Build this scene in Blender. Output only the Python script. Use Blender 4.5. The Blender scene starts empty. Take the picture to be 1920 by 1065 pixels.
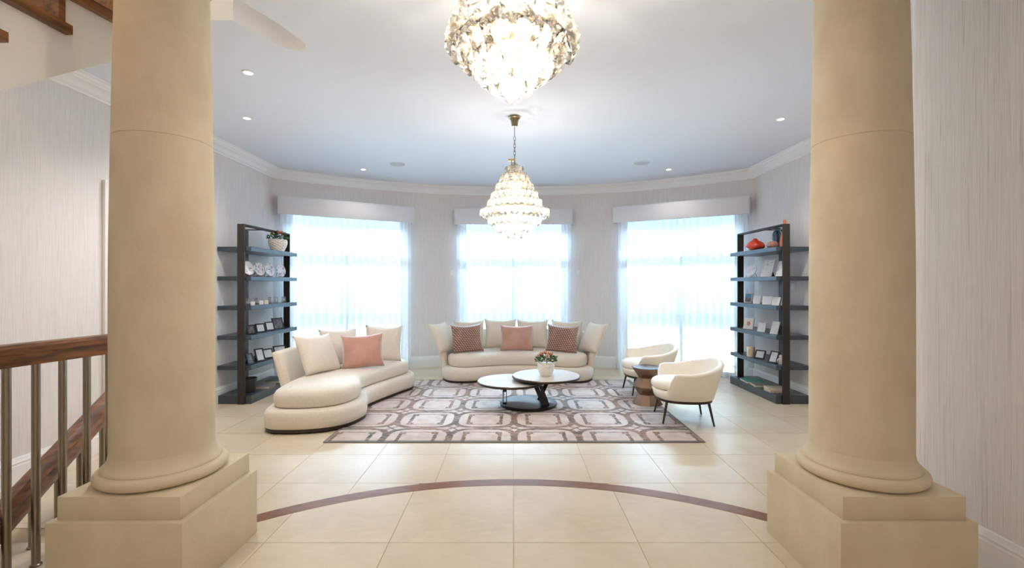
import bpy, bmesh, math, random
from mathutils import Vector, Matrix
from mathutils.geometry import tessellate_polygon

random.seed(7)
S = bpy.context.scene
COL = S.collection
PI = math.pi
R = math.radians

# ------------------------------------------------------------------ camera, world, light, exposure
cam_d = bpy.data.cameras.new('camera')
cam = bpy.data.objects.new('camera', cam_d)
COL.objects.link(cam)
cam.location = (0, 0, 1.4)
cam.rotation_euler = (PI / 2, 0, 0)
cam_d.sensor_width = 36
cam_d.lens = 885 / 1920 * 36
cam_d.shift_x = -3 / 1920
cam_d.clip_start = 0.02
S.camera = cam

S.view_settings.view_transform = 'Standard'
S.view_settings.look = 'None'
S.view_settings.gamma = 1.0
S.view_settings.use_curve_mapping = False
S.view_settings.exposure = 1.4

W = bpy.data.worlds.new('world')
S.world = W
W.use_nodes = True
W.node_tree.nodes['Background'].inputs[0].default_value = (0.72, 0.86, 1.0, 1)
W.node_tree.nodes['Background'].inputs[1].default_value = 0.7

S.cycles.max_bounces = 9
S.cycles.diffuse_bounces = 5
S.cycles.glossy_bounces = 4
S.cycles.transmission_bounces = 6
S.cycles.transparent_max_bounces = 40
S.cycles.sample_clamp_indirect = 4.0
S.cycles.caustics_reflective = False
S.cycles.caustics_refractive = False
S.cycles.use_denoising = True


def lamp(name, kind, loc, power, color, size=0.05, size_y=None, rot=(0, 0, 0), parent=None):
    d = bpy.data.lights.new(name, kind)
    d.energy = power
    d.color = color
    if kind == 'AREA':
        if size_y:
            d.shape = 'RECTANGLE'; d.size = size; d.size_y = size_y
        else:
            d.shape = 'DISK'; d.size = size
    else:
        d.shadow_soft_size = size
    o = bpy.data.objects.new(name, d)
    COL.objects.link(o)
    o.location = loc
    o.rotation_euler = rot
    if parent:
        o.parent = parent
    return o


CX, CY, RW = 0.0, 3.03, 5.12           # centre and radius of the bowed window wall
WIN = [-30.8, 0.0, 30.8]               # bearing of each window
DAY = (0.54, 0.77, 1.0)
WARM = (1.0, 0.94, 0.88)
SKY_D, SKY_Z = 8.6, 5.4                # sky light falling through each window from above the garden
for i, a in enumerate(WIN):
    t = R(a)
    lamp('daylight', 'AREA', (CX + SKY_D * math.sin(t), CY + SKY_D * math.cos(t), SKY_Z), 4400, DAY, 4.5, 2.4,
         (-PI / 2 + math.atan2(SKY_Z - 1.3, SKY_D - 5.0), 0, -t))
# unseen fill lights added in the hall behind the camera and above the stair
lamp('hall_fill', 'AREA', (-0.3, -1.2, 3.0), 16, WARM, 1.0)
lamp('landing_fill', 'POINT', (-2.2, 1.6, 4.6), 13, (1.0, 0.84, 0.62), 0.12)


# ------------------------------------------------------------------ materials
def lin(c):
    return tuple(((v / 255) / 12.92 if v / 255 <= 0.04045 else ((v / 255 + 0.055) / 1.055) ** 2.4) for v in c) + (1,)


class N:
    """A value in a node tree with arithmetic."""
    def __init__(s, nt, sock): s.nt, s.k = nt, sock

    def _op(s, op, *o):
        n = s.nt.nodes.new('ShaderNodeMath'); n.operation = op
        s.nt.links.new(s.k, n.inputs[0])
        for i, v in enumerate(o):
            if isinstance(v, N): s.nt.links.new(v.k, n.inputs[i + 1])
            else: n.inputs[i + 1].default_value = v
        return N(s.nt, n.outputs[0])
    def __add__(s, o): return s._op('ADD', o)
    def __sub__(s, o): return s._op('SUBTRACT', o)
    def __mul__(s, o): return s._op('MULTIPLY', o)
    def __truediv__(s, o): return s._op('DIVIDE', o)
    def abs(s): return s._op('ABSOLUTE')
    def max(s, o): return s._op('MAXIMUM', o)
    def min(s, o): return s._op('MINIMUM', o)
    def fract(s): return s._op('FRACT')
    def floor(s): return s._op('FLOOR')
    def sqrt(s): return s._op('SQRT')
    def lt(s, o): return s._op('LESS_THAN', o)
    def gt(s, o): return s._op('GREATER_THAN', o)
    def sm(s, a, b):
        n = s.nt.nodes.new('ShaderNodeMapRange'); n.interpolation_type = 'SMOOTHSTEP'
        s.nt.links.new(s.k, n.inputs[0]); n.inputs[1].default_value = a; n.inputs[2].default_value = b
        return N(s.nt, n.outputs[0])
    def inv(s): return s * -1.0 + 1.0


def mixc(nt, f, a, b):
    n = nt.nodes.new('ShaderNodeMix'); n.data_type = 'RGBA'
    if isinstance(f, N): nt.links.new(f.k, n.inputs[0])
    else: n.inputs[0].default_value = f
    for i, v in ((6, a), (7, b)):
        if isinstance(v, tuple): n.inputs[i].default_value = v
        else: nt.links.new(v, n.inputs[i])
    return n.outputs[2]


def coords(nt):
    tc = nt.nodes.new('ShaderNodeTexCoord')
    return tc.outputs['Object']


def noise(nt, vec, scale=(1, 1, 1), sc=5.0, detail=4.0, rough=0.55):
    m = nt.nodes.new('ShaderNodeMapping'); m.inputs['Scale'].default_value = scale
    nt.links.new(vec, m.inputs[0])
    n = nt.nodes.new('ShaderNodeTexNoise')
    n.inputs['Scale'].default_value = sc; n.inputs['Detail'].default_value = detail; n.inputs['Roughness'].default_value = rough
    nt.links.new(m.outputs[0], n.inputs['Vector'])
    return N(nt, n.outputs['Fac'])


def bump(nt, b, h, strength, dist=0.01):
    n = nt.nodes.new('ShaderNodeBump')
    n.inputs['Strength'].default_value = strength; n.inputs['Distance'].default_value = dist
    nt.links.new(h.k, n.inputs['Height'])
    nt.links.new(n.outputs[0], b.inputs['Normal'])


def base(name):
    m = bpy.data.materials.new(name); m.use_nodes = True
    nt = m.node_tree
    return m, nt, nt.nodes['Principled BSDF']


def plain(name, c, rough=0.5, metal=0.0, c2=None, scale=(1, 1, 1), sc=8, lo=0.35, hi=0.65, bs=0.0, bsc=None, spec=0.5, bdist=0.003, sheen=0.0, coat=0.0):
    m, nt, b = base(name)
    b.inputs['Roughness'].default_value = rough
    b.inputs['Metallic'].default_value = metal
    b.inputs['Specular IOR Level'].default_value = spec
    if sheen: b.inputs['Sheen Weight'].default_value = sheen
    if coat: b.inputs['Coat Weight'].default_value = coat; b.inputs['Coat Roughness'].default_value = 0.1
    b.inputs['Base Color'].default_value = lin(c)
    if c2 or bs:
        v = coords(nt)
        n = noise(nt, v, scale, sc)
        if c2:
            nt.links.new(mixc(nt, n.sm(lo, hi), lin(c), lin(c2)), b.inputs['Base Color'])
        if bs:
            h = noise(nt, v, scale, bsc or sc, 5)
            bump(nt, b, h, bs, bdist)
    return m


M = {}
M['wallpaper'] = plain('wallpaper', (233, 228, 226), 0.7, c2=(220, 214, 211), scale=(24, 24, 0.5), sc=9, lo=0.4, hi=0.75, bs=0.45, bsc=11, spec=0.3)
def threads(m):
    nt = m.node_tree; b = nt.nodes['Principled BSDF']
    old = b.inputs['Base Color'].links[0].from_socket
    v = coords(nt)
    n1 = noise(nt, v, (9, 9, 0.05), 4, 1.5); n2 = noise(nt, v, (11, 11, 0.08), 5, 1.5)
    line = ((n1 - 0.5).abs().sm(0.002, 0.010).inv()).max((n2 - 0.56).abs().sm(0.002, 0.008).inv())
    nt.links.new(mixc(nt, line * 0.4, old, lin((176, 166, 160))), b.inputs['Base Color'])


M['wallpaper_hall'] = M['wallpaper'].copy()
M['wallpaper_hall'].name = 'wallpaper_threaded'
threads(M['wallpaper_hall'])
M['paint'] = plain('white_paint', (246, 245, 245), 0.45, spec=0.4)
M['ceiling_paint'] = plain('ceiling_paint', (231, 234, 242), 0.75, spec=0.2)
M['stair_paint'] = plain('stair_paint', (247, 245, 243), 0.6, spec=0.3)
M['pelmet'] = plain('pelmet_cloth', (234, 233, 237), 0.8, c2=(228, 227, 231), scale=(1, 1, 1), sc=300, spec=0.2)
M['stone'] = plain('limestone', (218, 202, 174), 0.75, c2=(208, 191, 162), scale=(3, 3, 2.2), sc=1.6, lo=0.3, hi=0.7, bs=0.35, bsc=45, spec=0.25)
M['grout'] = plain('grout', (190, 170, 140), 0.8)
M['wood'] = plain('walnut', (146, 94, 54), 0.32, c2=(86, 54, 32), scale=(14, 1.2, 14), sc=2.5, lo=0.3, hi=0.7, spec=0.5)
M['wood_inlay'] = plain('inlay_oak', (140, 94, 66), 0.3, c2=(116, 76, 52), scale=(2, 14, 2), sc=3, lo=0.3, hi=0.7)
M['steel'] = plain('brushed_steel', (150, 142, 128), 0.32, 1.0)
M['brass'] = plain('pale_brass', (196, 170, 120), 0.28, 1.0)
M['linen'] = plain('linen', (233, 222, 207), 0.9, c2=(217, 205, 189), scale=(1, 1, 1), sc=170, lo=0.35, hi=0.65, bs=0.5, bsc=190, spec=0.2, sheen=0.2)
M['leather'] = plain('cream_leather', (243, 234, 218), 0.5, bs=0.15, bsc=120, spec=0.35)
M['velvet'] = plain('pink_velvet', (198, 153, 137), 0.8, c2=(186, 139, 123), sc=6, sheen=0.6, spec=0.2)
M['bronze_dark'] = plain('dark_bronze', (66, 58, 52), 0.35, 0.7)
M['black_metal'] = plain('black_metal', (34, 32, 32), 0.38, 0.4)
M['shelf_wood'] = plain('dark_oak_blue_sheen', (40, 58, 73), 0.30, c2=(28, 41, 52), scale=(3, 1.2, 20), sc=6, lo=0.3, hi=0.7, bs=0.2, bsc=9, spec=0.9)  # blue of the window reflection is mixed into the oak colour
M['post_wood'] = plain('dark_post', (48, 38, 30), 0.45, c2=(38, 30, 24), scale=(10, 10, 1), sc=4)
M['table_top'] = plain('ceramic_top', (206, 196, 186), 0.22, c2=(196, 186, 176), sc=3)
M['copper'] = plain('copper_lacquer', (140, 110, 92), 0.25, 0.75)
M['porcelain'] = plain('white_porcelain', (236, 228, 220), 0.35)
M['leaf'] = plain('leaf', (70, 104, 58), 0.5, c2=(44, 78, 42), sc=40)
M['rose'] = plain('rose_petal', (238, 192, 168), 0.6, c2=(228, 168, 146), sc=60)
M['rose_yellow'] = plain('yellow_petal', (232, 204, 150), 0.6, c2=(216, 178, 120), sc=60)
M['rose_pink'] = plain('pink_petal', (214, 150, 138), 0.6, c2=(196, 118, 108), sc=60)
M['frame_black'] = plain('black_lacquer', (30, 32, 36), 0.3)
M['frame_white'] = plain('white_lacquer', (235, 233, 232), 0.35)
M['frame_silver'] = plain('silver_frame', (190, 186, 182), 0.3, 0.8)
M['print_pale'] = plain('pale_print', (220, 222, 224), 0.3, c2=(170, 176, 184), scale=(1, 1, 1), sc=22, lo=0.5, hi=0.7)
M['print_dark'] = plain('dark_print', (120, 116, 112), 0.3, c2=(60, 60, 64), sc=25, lo=0.4, hi=0.6)
M['print_sky'] = plain('sky_print', (70, 140, 190), 0.3)
M['print_pink'] = plain('pink_blot', (206, 140, 130), 0.4)
M['red_glaze'] = plain('red_glaze', (200, 52, 22), 0.12, coat=0.6)
M['orange_glaze'] = plain('orange_glaze', (204, 104, 72), 0.25)
M['mauve_glaze'] = plain('mauve_glaze', (164, 118, 108), 0.25)
M['teal_glaze'] = plain('teal_glaze', (30, 70, 92), 0.15, coat=0.5)
M['mug'] = plain('mug_glaze', (226, 208, 186), 0.4)
M['cover_green'] = plain('green_cover', (40, 130, 106), 0.45)
M['cover_grey'] = plain('grey_cover', (120, 118, 118), 0.45)
M['cover_dark'] = plain('dark_cover', (58, 62, 66), 0.45)
M['cover_cream'] = plain('cream_cover', (214, 200, 178), 0.5)
M['pages'] = plain('pages', (226, 218, 204), 0.7, c2=(206, 196, 182), scale=(1, 1, 60), sc=6)
M['bin'] = plain('grey_bin', (58, 60, 62), 0.35, 0.3)
M['white_plastic'] = plain('white_plastic', (238, 238, 236), 0.35)
M['speaker_grille'] = plain('speaker_grille', (196, 196, 200), 0.7)
M['door_white'] = plain('door_white', (234, 231, 228), 0.4)
M['paving'] = plain('pale_paving', (214, 212, 206), 0.9, c2=(200, 198, 192), sc=3)


def m_tile():
    m, nt, b = base('floor_tile')
    v = coords(nt)
    n1 = noise(nt, v, (1, 1, 1), 2.2, 6, 0.6)
    n2 = noise(nt, v, (1, 3, 1), 9, 5)
    c = mixc(nt, n1.sm(0.35, 0.7), lin((219, 203, 179)), lin((209, 192, 166)))
    c = mixc(nt, n2.sm(0.45, 0.75) * 0.5, c, lin((226, 212, 188)))
    oi = nt.nodes.new('ShaderNodeObjectInfo')
    c = mixc(nt, N(nt, oi.outputs['Random']) * 0.22, c, lin((200, 180, 150)))
    nt.links.new(c, b.inputs['Base Color'])
    b.inputs['Roughness'].default_value = 0.2
    rg = n2 * 0.12 + 0.24
    nt.links.new(rg.k, b.inputs['Roughness'])
    b.inputs['Specular IOR Level'].default_value = 0.45
    return m


def m_rug():
    m, nt, b = base('rug_pile')
    v = coords(nt)
    sx = nt.nodes.new('ShaderNodeSeparateXYZ'); nt.links.new(v, sx.inputs[0])
    wob = noise(nt, v, (1, 1, 1), 22, 4)
    x = (N(nt, sx.outputs[0]) - 0.295 + (wob - 0.5) * 0.03) / 0.59
    y = (N(nt, sx.outputs[1]) + 0.665 + (wob - 0.5) * 0.03) / 0.60
    u = (x + 0.5).fract() - 0.5
    w = (y + 0.5).fract() - 0.5
    au, aw = u.abs(), w.abs()

    def band(d, t): return d.abs().sm(t, t + 0.014).inv()
    cu, cw = (au - 0.5).abs(), (aw - 0.5).abs()
    corner = cu + cw
    # broad octagons standing side by side, meeting in a band between the columns
    octo = ((au / 0.49)._op('POWER', 3.4) + (aw / 0.455)._op('POWER', 3.4))._op('POWER', 1 / 3.4) * 0.48
    grey = band(octo - 0.48, 0.036)
    # crossing bands that leave four lozenges at every corner
    grey = grey.max(band(cu - cw, 0.020) * corner.lt(0.30))
    # notched frame, its uprights broad and its top and bottom thin
    ex, ey = (au - 0.255).abs(), (aw - 0.255).abs()
    up = band(au - 0.275, 0.022) * aw.lt(0.24)
    flat = band(aw - 0.29, 0.010) * au.lt(0.24)
    nd = ex.max(ey)
    frame = up.max(flat * 0.8).max(band(nd - 0.032, 0.014))
    n1 = noise(nt, v, (1, 1, 1), 7, 5)
    n2 = noise(nt, v, (1, 3, 1), 11, 5, 0.7)
    n3 = noise(nt, v, (1, 1, 1), 3.0, 3)
    ground = mixc(nt, n1.sm(0.35, 0.7), lin((204, 189, 181)), lin((184, 167, 160)))
    ground = mixc(nt, n3.sm(0.5, 0.75) * 0.5, ground, lin((196, 164, 150)))
    dark = mixc(nt, n1.sm(0.4, 0.65), lin((84, 78, 70)), lin((116, 100, 88)))
    dark = mixc(nt, n3.sm(0.4, 0.6) * 0.7, dark, lin((146, 108, 92)))
    wear = n2.sm(0.30, 0.55) * 0.65 + 0.35
    mask = grey.max(frame)
    c = mixc(nt, (mask * wear).min(1.0), ground, dark)
    edge = (N(nt, sx.outputs[0]).abs().gt(1.655)).max(N(nt, sx.outputs[1]).abs().gt(1.325))
    c = mixc(nt, edge * 0.8, c, lin((120, 110, 100)))
    nt.links.new(c, b.inputs['Base Color'])
    b.inputs['Roughness'].default_value = 0.95
    b.inputs['Specular IOR Level'].default_value = 0.15
    b.inputs['Sheen Weight'].default_value = 0.15
    bump(nt, b, noise(nt, v, (1, 1, 1), 260, 2), 0.4, 0.003)
    return m


def m_pattern():
    m, nt, b = base('brown_jacquard')
    v = coords(nt)
    sx = nt.nodes.new('ShaderNodeSeparateXYZ'); nt.links.new(v, sx.inputs[0])
    y = N(nt, sx.outputs[2]) / 0.026
    odd = (y.floor() * 0.5).fract().gt(0.25)
    x = N(nt, sx.outputs[0]) / 0.034 + odd * 0.5
    fx, fy = x.fract() - 0.5, y.fract() - 0.5
    dash = ((fx + fy * 0.6).abs().lt(0.3)) * (fy.abs().lt(0.3))
    n = noise(nt, v, (1, 1, 1), 4, 3)
    f = noise(nt, v, (1, 1, 1), 3.2, 2)
    c = mixc(nt, dash, lin((98, 66, 54)), lin((198, 160, 140)))
    c = mixc(nt, f.sm(0.45, 0.65) * 0.5, c, lin((186, 148, 132)))
    nt.links.new(c, b.inputs['Base Color'])
    b.inputs['Roughness'].default_value = 0.7
    b.inputs['Sheen Weight'].default_value = 0.3
    return m


def m_sheer(name, tr, col, dens=0.55):
    m = bpy.data.materials.new(name); m.use_nodes = True
    nt = m.node_tree; nt.nodes.clear()
    out = nt.nodes.new('ShaderNodeOutputMaterial')
    t = nt.nodes.new('ShaderNodeBsdfTransparent'); t.inputs[0].default_value = (1, 1, 1, 1)
    tl = nt.nodes.new('ShaderNodeBsdfTranslucent'); tl.inputs[0].default_value = lin(col)
    df = nt.nodes.new('ShaderNodeBsdfDiffuse'); df.inputs[0].default_value = lin(col)
    a = nt.nodes.new('ShaderNodeMixShader'); a.inputs[0].default_value = dens
    nt.links.new(df.outputs[0], a.inputs[1]); nt.links.new(tl.outputs[0], a.inputs[2])
    z = nt.nodes.new('ShaderNodeMixShader'); z.inputs[0].default_value = tr
    nt.links.new(a.outputs[0], z.inputs[1]); nt.links.new(t.outputs[0], z.inputs[2])
    nt.links.new(z.outputs[0], out.inputs[0])
    return m


def m_glass(name, tint=(1, 1, 1, 1), gl=0.12, rough=0.02, body=0.0, bodycol=(1, 1, 1, 1)):
    m = bpy.data.materials.new(name); m.use_nodes = True
    nt = m.node_tree; nt.nodes.clear()
    out = nt.nodes.new('ShaderNodeOutputMaterial')
    t = nt.nodes.new('ShaderNodeBsdfTransparent'); t.inputs[0].default_value = tint
    g = nt.nodes.new('ShaderNodeBsdfGlossy'); g.inputs['Roughness'].default_value = rough
    sh = t.outputs[0]
    if body:
        tl = nt.nodes.new('ShaderNodeBsdfTranslucent'); tl.inputs[0].default_value = bodycol
        y = nt.nodes.new('ShaderNodeMixShader'); y.inputs[0].default_value = body
        nt.links.new(sh, y.inputs[1]); nt.links.new(tl.outputs[0], y.inputs[2]); sh = y.outputs[0]
    fr = nt.nodes.new('ShaderNodeFresnel'); fr.inputs[0].default_value = 1.5
    x = nt.nodes.new('ShaderNodeMath'); x.operation = 'ADD'; x.inputs[1].default_value = gl; x.use_clamp = True
    nt.links.new(fr.outputs[0], x.inputs[0])
    z = nt.nodes.new('ShaderNodeMixShader')
    nt.links.new(x.outputs[0], z.inputs[0]); nt.links.new(sh, z.inputs[1]); nt.links.new(g.outputs[0], z.inputs[2])
    nt.links.new(z.outputs[0], out.inputs[0])
    return m


def m_emit(name, c, s):
    m = bpy.data.materials.new(name); m.use_nodes = True
    b = m.node_tree.nodes['Principled BSDF']
    b.inputs['Base Color'].default_value = lin(c)
    b.inputs['Emission Color'].default_value = lin(c)
    b.inputs['Emission Strength'].default_value = s
    return m


M['tile'] = m_tile()
M['rug'] = m_rug()
M['jacquard'] = m_pattern()
M['sheer'] = m_sheer('sheer_voile', 0.40, (226, 232, 240), 0.72)
M['drape'] = m_sheer('white_drape', 0.04, (240, 240, 242), 0.45)
M['pane'] = m_glass('window_pane', (0.93, 0.97, 0.97, 1), 0.0)
M['crystal'] = m_glass('cut_crystal', (0.98, 0.965, 0.935, 1), 0.04, 0.05, 0.15, (1.0, 0.97, 0.92, 1))
M['jar_glass'] = m_glass('jar_glass', (0.9, 0.93, 0.95, 1), 0.08, 0.03, 0.2, (0.85, 0.88, 0.9, 1))
M['bulb'] = m_emit('bulb_glow', (255, 226, 180), 40)
M['downlight'] = m_emit('downlight_glow', (255, 244, 226), 12)


# ------------------------------------------------------------------ mesh helpers
def link(name, me, mat, parent=None, smooth=True, ang=35):
    if isinstance(me, bmesh.types.BMesh):
        bm = me
        bmesh.ops.recalc_face_normals(bm, faces=bm.faces)
        me = bpy.data.meshes.new(name)
        bm.to_mesh(me); bm.free()
        if smooth:
            for p in me.polygons: p.use_smooth = True
            me.set_sharp_from_angle(angle=R(ang))
        me.materials.append(M[mat])
    o = bpy.data.objects.new(name, me)
    COL.objects.link(o)
    if parent: o.parent = parent
    return o


def tag(o, label=None, cat=None, group=None, kind=None):
    if label: o['label'] = label
    if cat: o['category'] = cat
    if group: o['group'] = group
    if kind: o['kind'] = kind
    return o


def thing(name, label, cat, loc=(0, 0, 0), rz=0.0, group=None):
    o = bpy.data.objects.new(name, None)
    o.empty_display_size = 0.1
    COL.objects.link(o)
    o.location = loc; o.rotation_euler = (0, 0, rz)
    return tag(o, label, cat, group)


def struct(name, bm, mat, parent=None, smooth=True, ang=35):
    return tag(link(name, bm, mat, parent, smooth, ang), kind='structure')


def B(): return bmesh.new()


def box(bm, x0, x1, y0, y1, z0, z1, bev=0.0, seg=2, rot=None):
    vs = [bm.verts.new((x, y, z)) for x in (x0, x1) for y in (y0, y1) for z in (z0, z1)]
    f = [(0, 1, 3, 2), (4, 6, 7, 5), (0, 4, 5, 1), (2, 3, 7, 6), (0, 2, 6, 4), (1, 5, 7, 3)]
    fs = [bm.faces.new([vs[i] for i in q]) for q in f]
    if rot is not None:
        for v in vs: v.co = rot @ v.co
    if bev:
        es = list({e for q in fs for e in q.edges})
        bmesh.ops.bevel(bm, geom=es, offset=bev, segments=seg, affect='EDGES', profile=0.5)
    return bm


def ring_faces(bm, a, b, closed=True):
    n = len(a)
    for i in range(n if closed else n - 1):
        j = (i + 1) % n
        bm.faces.new((a[i], a[j], b[j], b[i]))


def lathe(bm, prof, n=32, cx=0, cy=0, ph=0.0, cap=True):
    rings = []
    for r, z in prof:
        if r < 1e-5:
            rings.append([bm.verts.new((cx, cy, z))])
        else:
            rings.append([bm.verts.new((cx + r * math.cos(ph + 2 * PI * i / n), cy + r * math.sin(ph + 2 * PI * i / n), z)) for i in range(n)])
    for a, b in zip(rings, rings[1:]):
        if len(a) == 1 and len(b) > 1:
            for i in range(n): bm.faces.new((a[0], b[i], b[(i + 1) % n]))
        elif len(b) == 1 and len(a) > 1:
            for i in range(n): bm.faces.new((a[i], a[(i + 1) % n], b[0]))
        elif len(a) > 1:
            ring_faces(bm, a, b)
    if cap:
        if len(rings[0]) > 1: bm.faces.new(rings[0][::-1])
        if len(rings[-1]) > 1: bm.faces.new(rings[-1])
    return bm


def tube(bm, pts, r, n=10, closed=False, r2=None):
    pts = [Vector(p) for p in pts]
    rings = []
    k = len(pts)
    up = Vector((0, 0, 1))
    for i, p in enumerate(pts):
        if closed: t = pts[(i + 1) % k] - pts[i - 1]
        else: t = pts[min(i + 1, k - 1)] - pts[max(i - 1, 0)]
        t.normalize()
        a = t.cross(up)
        if a.length < 1e-3: a = t.cross(Vector((0, 1, 0)))
        a.normalize(); b = a.cross(t)
        rr = r if r2 is None else r + (r2 - r) * i / (k - 1)
        rings.append([bm.verts.new(p + (a * math.cos(2 * PI * j / n) + b * math.sin(2 * PI * j / n)) * rr) for j in range(n)])
    for i in range(k - 1): ring_faces(bm, rings[i], rings[i + 1])
    if closed: ring_faces(bm, rings[-1], rings[0])
    else:
        bm.faces.new(rings[0][::-1]); bm.faces.new(rings[-1])
    return bm


def sweep(bm, path, prof, closed=False, side=1, hf=None):
    """prof = [(offset, z)] closed loop, swept along the plan path; offset runs to the left (side=1) or right."""
    k = len(path); rings = []
    P = [Vector(p) for p in path]
    for i in range(k):
        if closed: d0, d1 = P[i] - P[i - 1], P[(i + 1) % k] - P[i]
        else:
            d0 = P[i] - P[max(i - 1, 0)]; d1 = P[min(i + 1, k - 1)] - P[i]
            if d0.length < 1e-9: d0 = d1
            if d1.length < 1e-9: d1 = d0
        n0 = Vector((-d0.y, d0.x)).normalized(); n1 = Vector((-d1.y, d1.x)).normalized()
        n = (n0 + n1).normalized()
        n = n / max(0.35, n.dot(n0)) * side
        pr = prof if hf is None else hf(i, k)
        rings.append([bm.verts.new((P[i].x + n.x * o, P[i].y + n.y * o, z)) for o, z in pr])
    for i in range(k - 1): ring_faces(bm, rings[i], rings[i + 1])
    if closed: ring_faces(bm, rings[-1], rings[0])
    else:
        bm.faces.new(rings[0][::-1]); bm.faces.new(rings[-1])
    return bm


def poly_prism(bm, pts, z0, z1):
    a = [bm.verts.new((x, y, z0)) for x, y in pts]
    b = [bm.verts.new((x, y, z1)) for x, y in pts]
    bm.faces.new(a[::-1]); bm.faces.new(b); ring_faces(bm, a, b)
    return bm


def slab_with_hole(bm, outer, hole, z0, z1):
    loops = [[Vector((x, y, 0)) for x, y in outer], [Vector((x, y, 0)) for x, y in hole]]
    tris = tessellate_polygon(loops)
    flat = [p for l in loops for p in l]
    lo = [bm.verts.new((p.x, p.y, z0)) for p in flat]
    hi = [bm.verts.new((p.x, p.y, z1)) for p in flat]
    for t in tris:
        bm.faces.new([lo[i] for i in t]); bm.faces.new([hi[i] for i in reversed(t)])
    n = len(outer)
    ring_faces(bm, lo[:n], hi[:n]); ring_faces(bm, lo[n:], hi[n:])
    return bm


def catmull(pts, closed=True, sub=6):
    n = len(pts); out = []
    P = [Vector(p) for p in pts]
    for i in range(n if closed else n - 1):
        if closed: p0, p1, p2, p3 = P[i - 1], P[i], P[(i + 1) % n], P[(i + 2) % n]
        else: p0, p1, p2, p3 = P[max(i - 1, 0)], P[i], P[i + 1], P[min(i + 2, n - 1)]
        for s in range(sub):
            t = s / sub
            out.append(0.5 * ((2 * p1) + (p2 - p0) * t + (2 * p0 - 5 * p1 + 4 * p2 - p3) * t * t + (3 * p1 - p0 - 3 * p2 + p3) * t ** 3))
    if not closed: out.append(P[-1])
    return [tuple(v) for v in out]


def loft(bm, outline, levels):
    """Closed outline (counter-clockwise) lofted through [(inset, z)] and capped."""
    P = [Vector(p[:2]) for p in outline]; k = len(P)
    nn = []
    for i in range(k):
        d = (P[(i + 1) % k] - P[i - 1]).normalized()
        nn.append(Vector((-d.y, d.x)))
    rings = [[bm.verts.new((P[i].x + nn[i].x * ins, P[i].y + nn[i].y * ins, z)) for i in range(k)] for ins, z in levels]
    for a, b in zip(rings, rings[1:]): ring_faces(bm, a, b)
    bm.faces.new(rings[0][::-1]); f = bm.faces.new(rings[-1])
    bmesh.ops.triangulate(bm, faces=[f])
    return bm


def ccw(pts):
    a = sum(pts[i - 1][0] * pts[i][1] - pts[i][0] * pts[i - 1][1] for i in range(len(pts)))
    return pts if a > 0 else pts[::-1]


def dup(root, loc=None, rz=None, label=None):
    r = root.copy(); COL.objects.link(r)
    if loc is not None: r.location = loc
    if rz is not None: r.rotation_euler = (0, 0, rz)
    if label: r['label'] = label
    for ch in list(root.children):
        c = ch.copy(); COL.objects.link(c); c.parent = r
        for g in list(ch.children):
            d = g.copy(); COL.objects.link(d); d.parent = c
    return r


# ------------------------------------------------------------------ the room
XW, ZC, XR, YB = 3.465, 3.05, 2.34, -3.0
YCOR = CY + math.sqrt(RW ** 2 - XW ** 2)
AC = math.degrees(math.asin(XW / RW))


def arcp(a, r=RW): return (CX + r * math.sin(R(a)), CY + r * math.cos(R(a)))


# floor: a grout bed and separate tiles, the round inlay between them
bm = B(); box(bm, -3.7, 3.7, YB - 0.2, 8.6, -0.12, -0.004)
floor = struct('floor', bm, 'grout', smooth=False)

ARC_C, ARC_RI, ARC_RO = 0.79, 2.49, 2.597


def arc_y(x, r):
    x = max(-1.75, min(1.75, x))
    return ARC_C + math.sqrt(r * r - x * x)


def tile_poly(x0, x1, y0, y1, inside):
    n = 10
    xs = [x0 + (x1 - x0) * i / n for i in range(n + 1)]
    if inside:
        lim = [arc_y(x, ARC_RI) for x in xs]
        if min(lim) >= y1: return [(x0, y0), (x1, y0), (x1, y1), (x0, y1)]
        keep = [(x, min(l, y1)) for x, l in zip(xs, lim) if l > y0 + 0.004]
        if len(keep) < 2: return None
        return [(keep[0][0], y0), (keep[-1][0], y0)] + keep[::-1]
    lim = [arc_y(x, ARC_RO) for x in xs]
    if max(lim) <= y0: return [(x0, y0), (x1, y0), (x1, y1), (x0, y1)]
    keep = [(x, max(l, y0)) for x, l in zip(xs, lim) if l < y1 - 0.004]
    if len(keep) < 2: return None
    return keep + [(keep[-1][0], y1), (keep[0][0], y1)]


G = 0.0016
tile_mesh = {}


def add_tile(pts, cx, cy):
    key = None
    if len(pts) == 4:
        key = (round(pts[1][0] - pts[0][0], 3), round(pts[2][1] - pts[1][1], 3))
    if key and key in tile_mesh:
        o = link('tile', tile_mesh[key], None, floor)
    else:
        bm = B(); poly_prism(bm, [(x - cx, y - cy) for x, y in pts], -0.012, 0.0)
        o = link('tile', bm, 'tile', floor, smooth=False)
        if key: tile_mesh[key] = o.data
    o.location = (cx, cy, 0)


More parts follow.
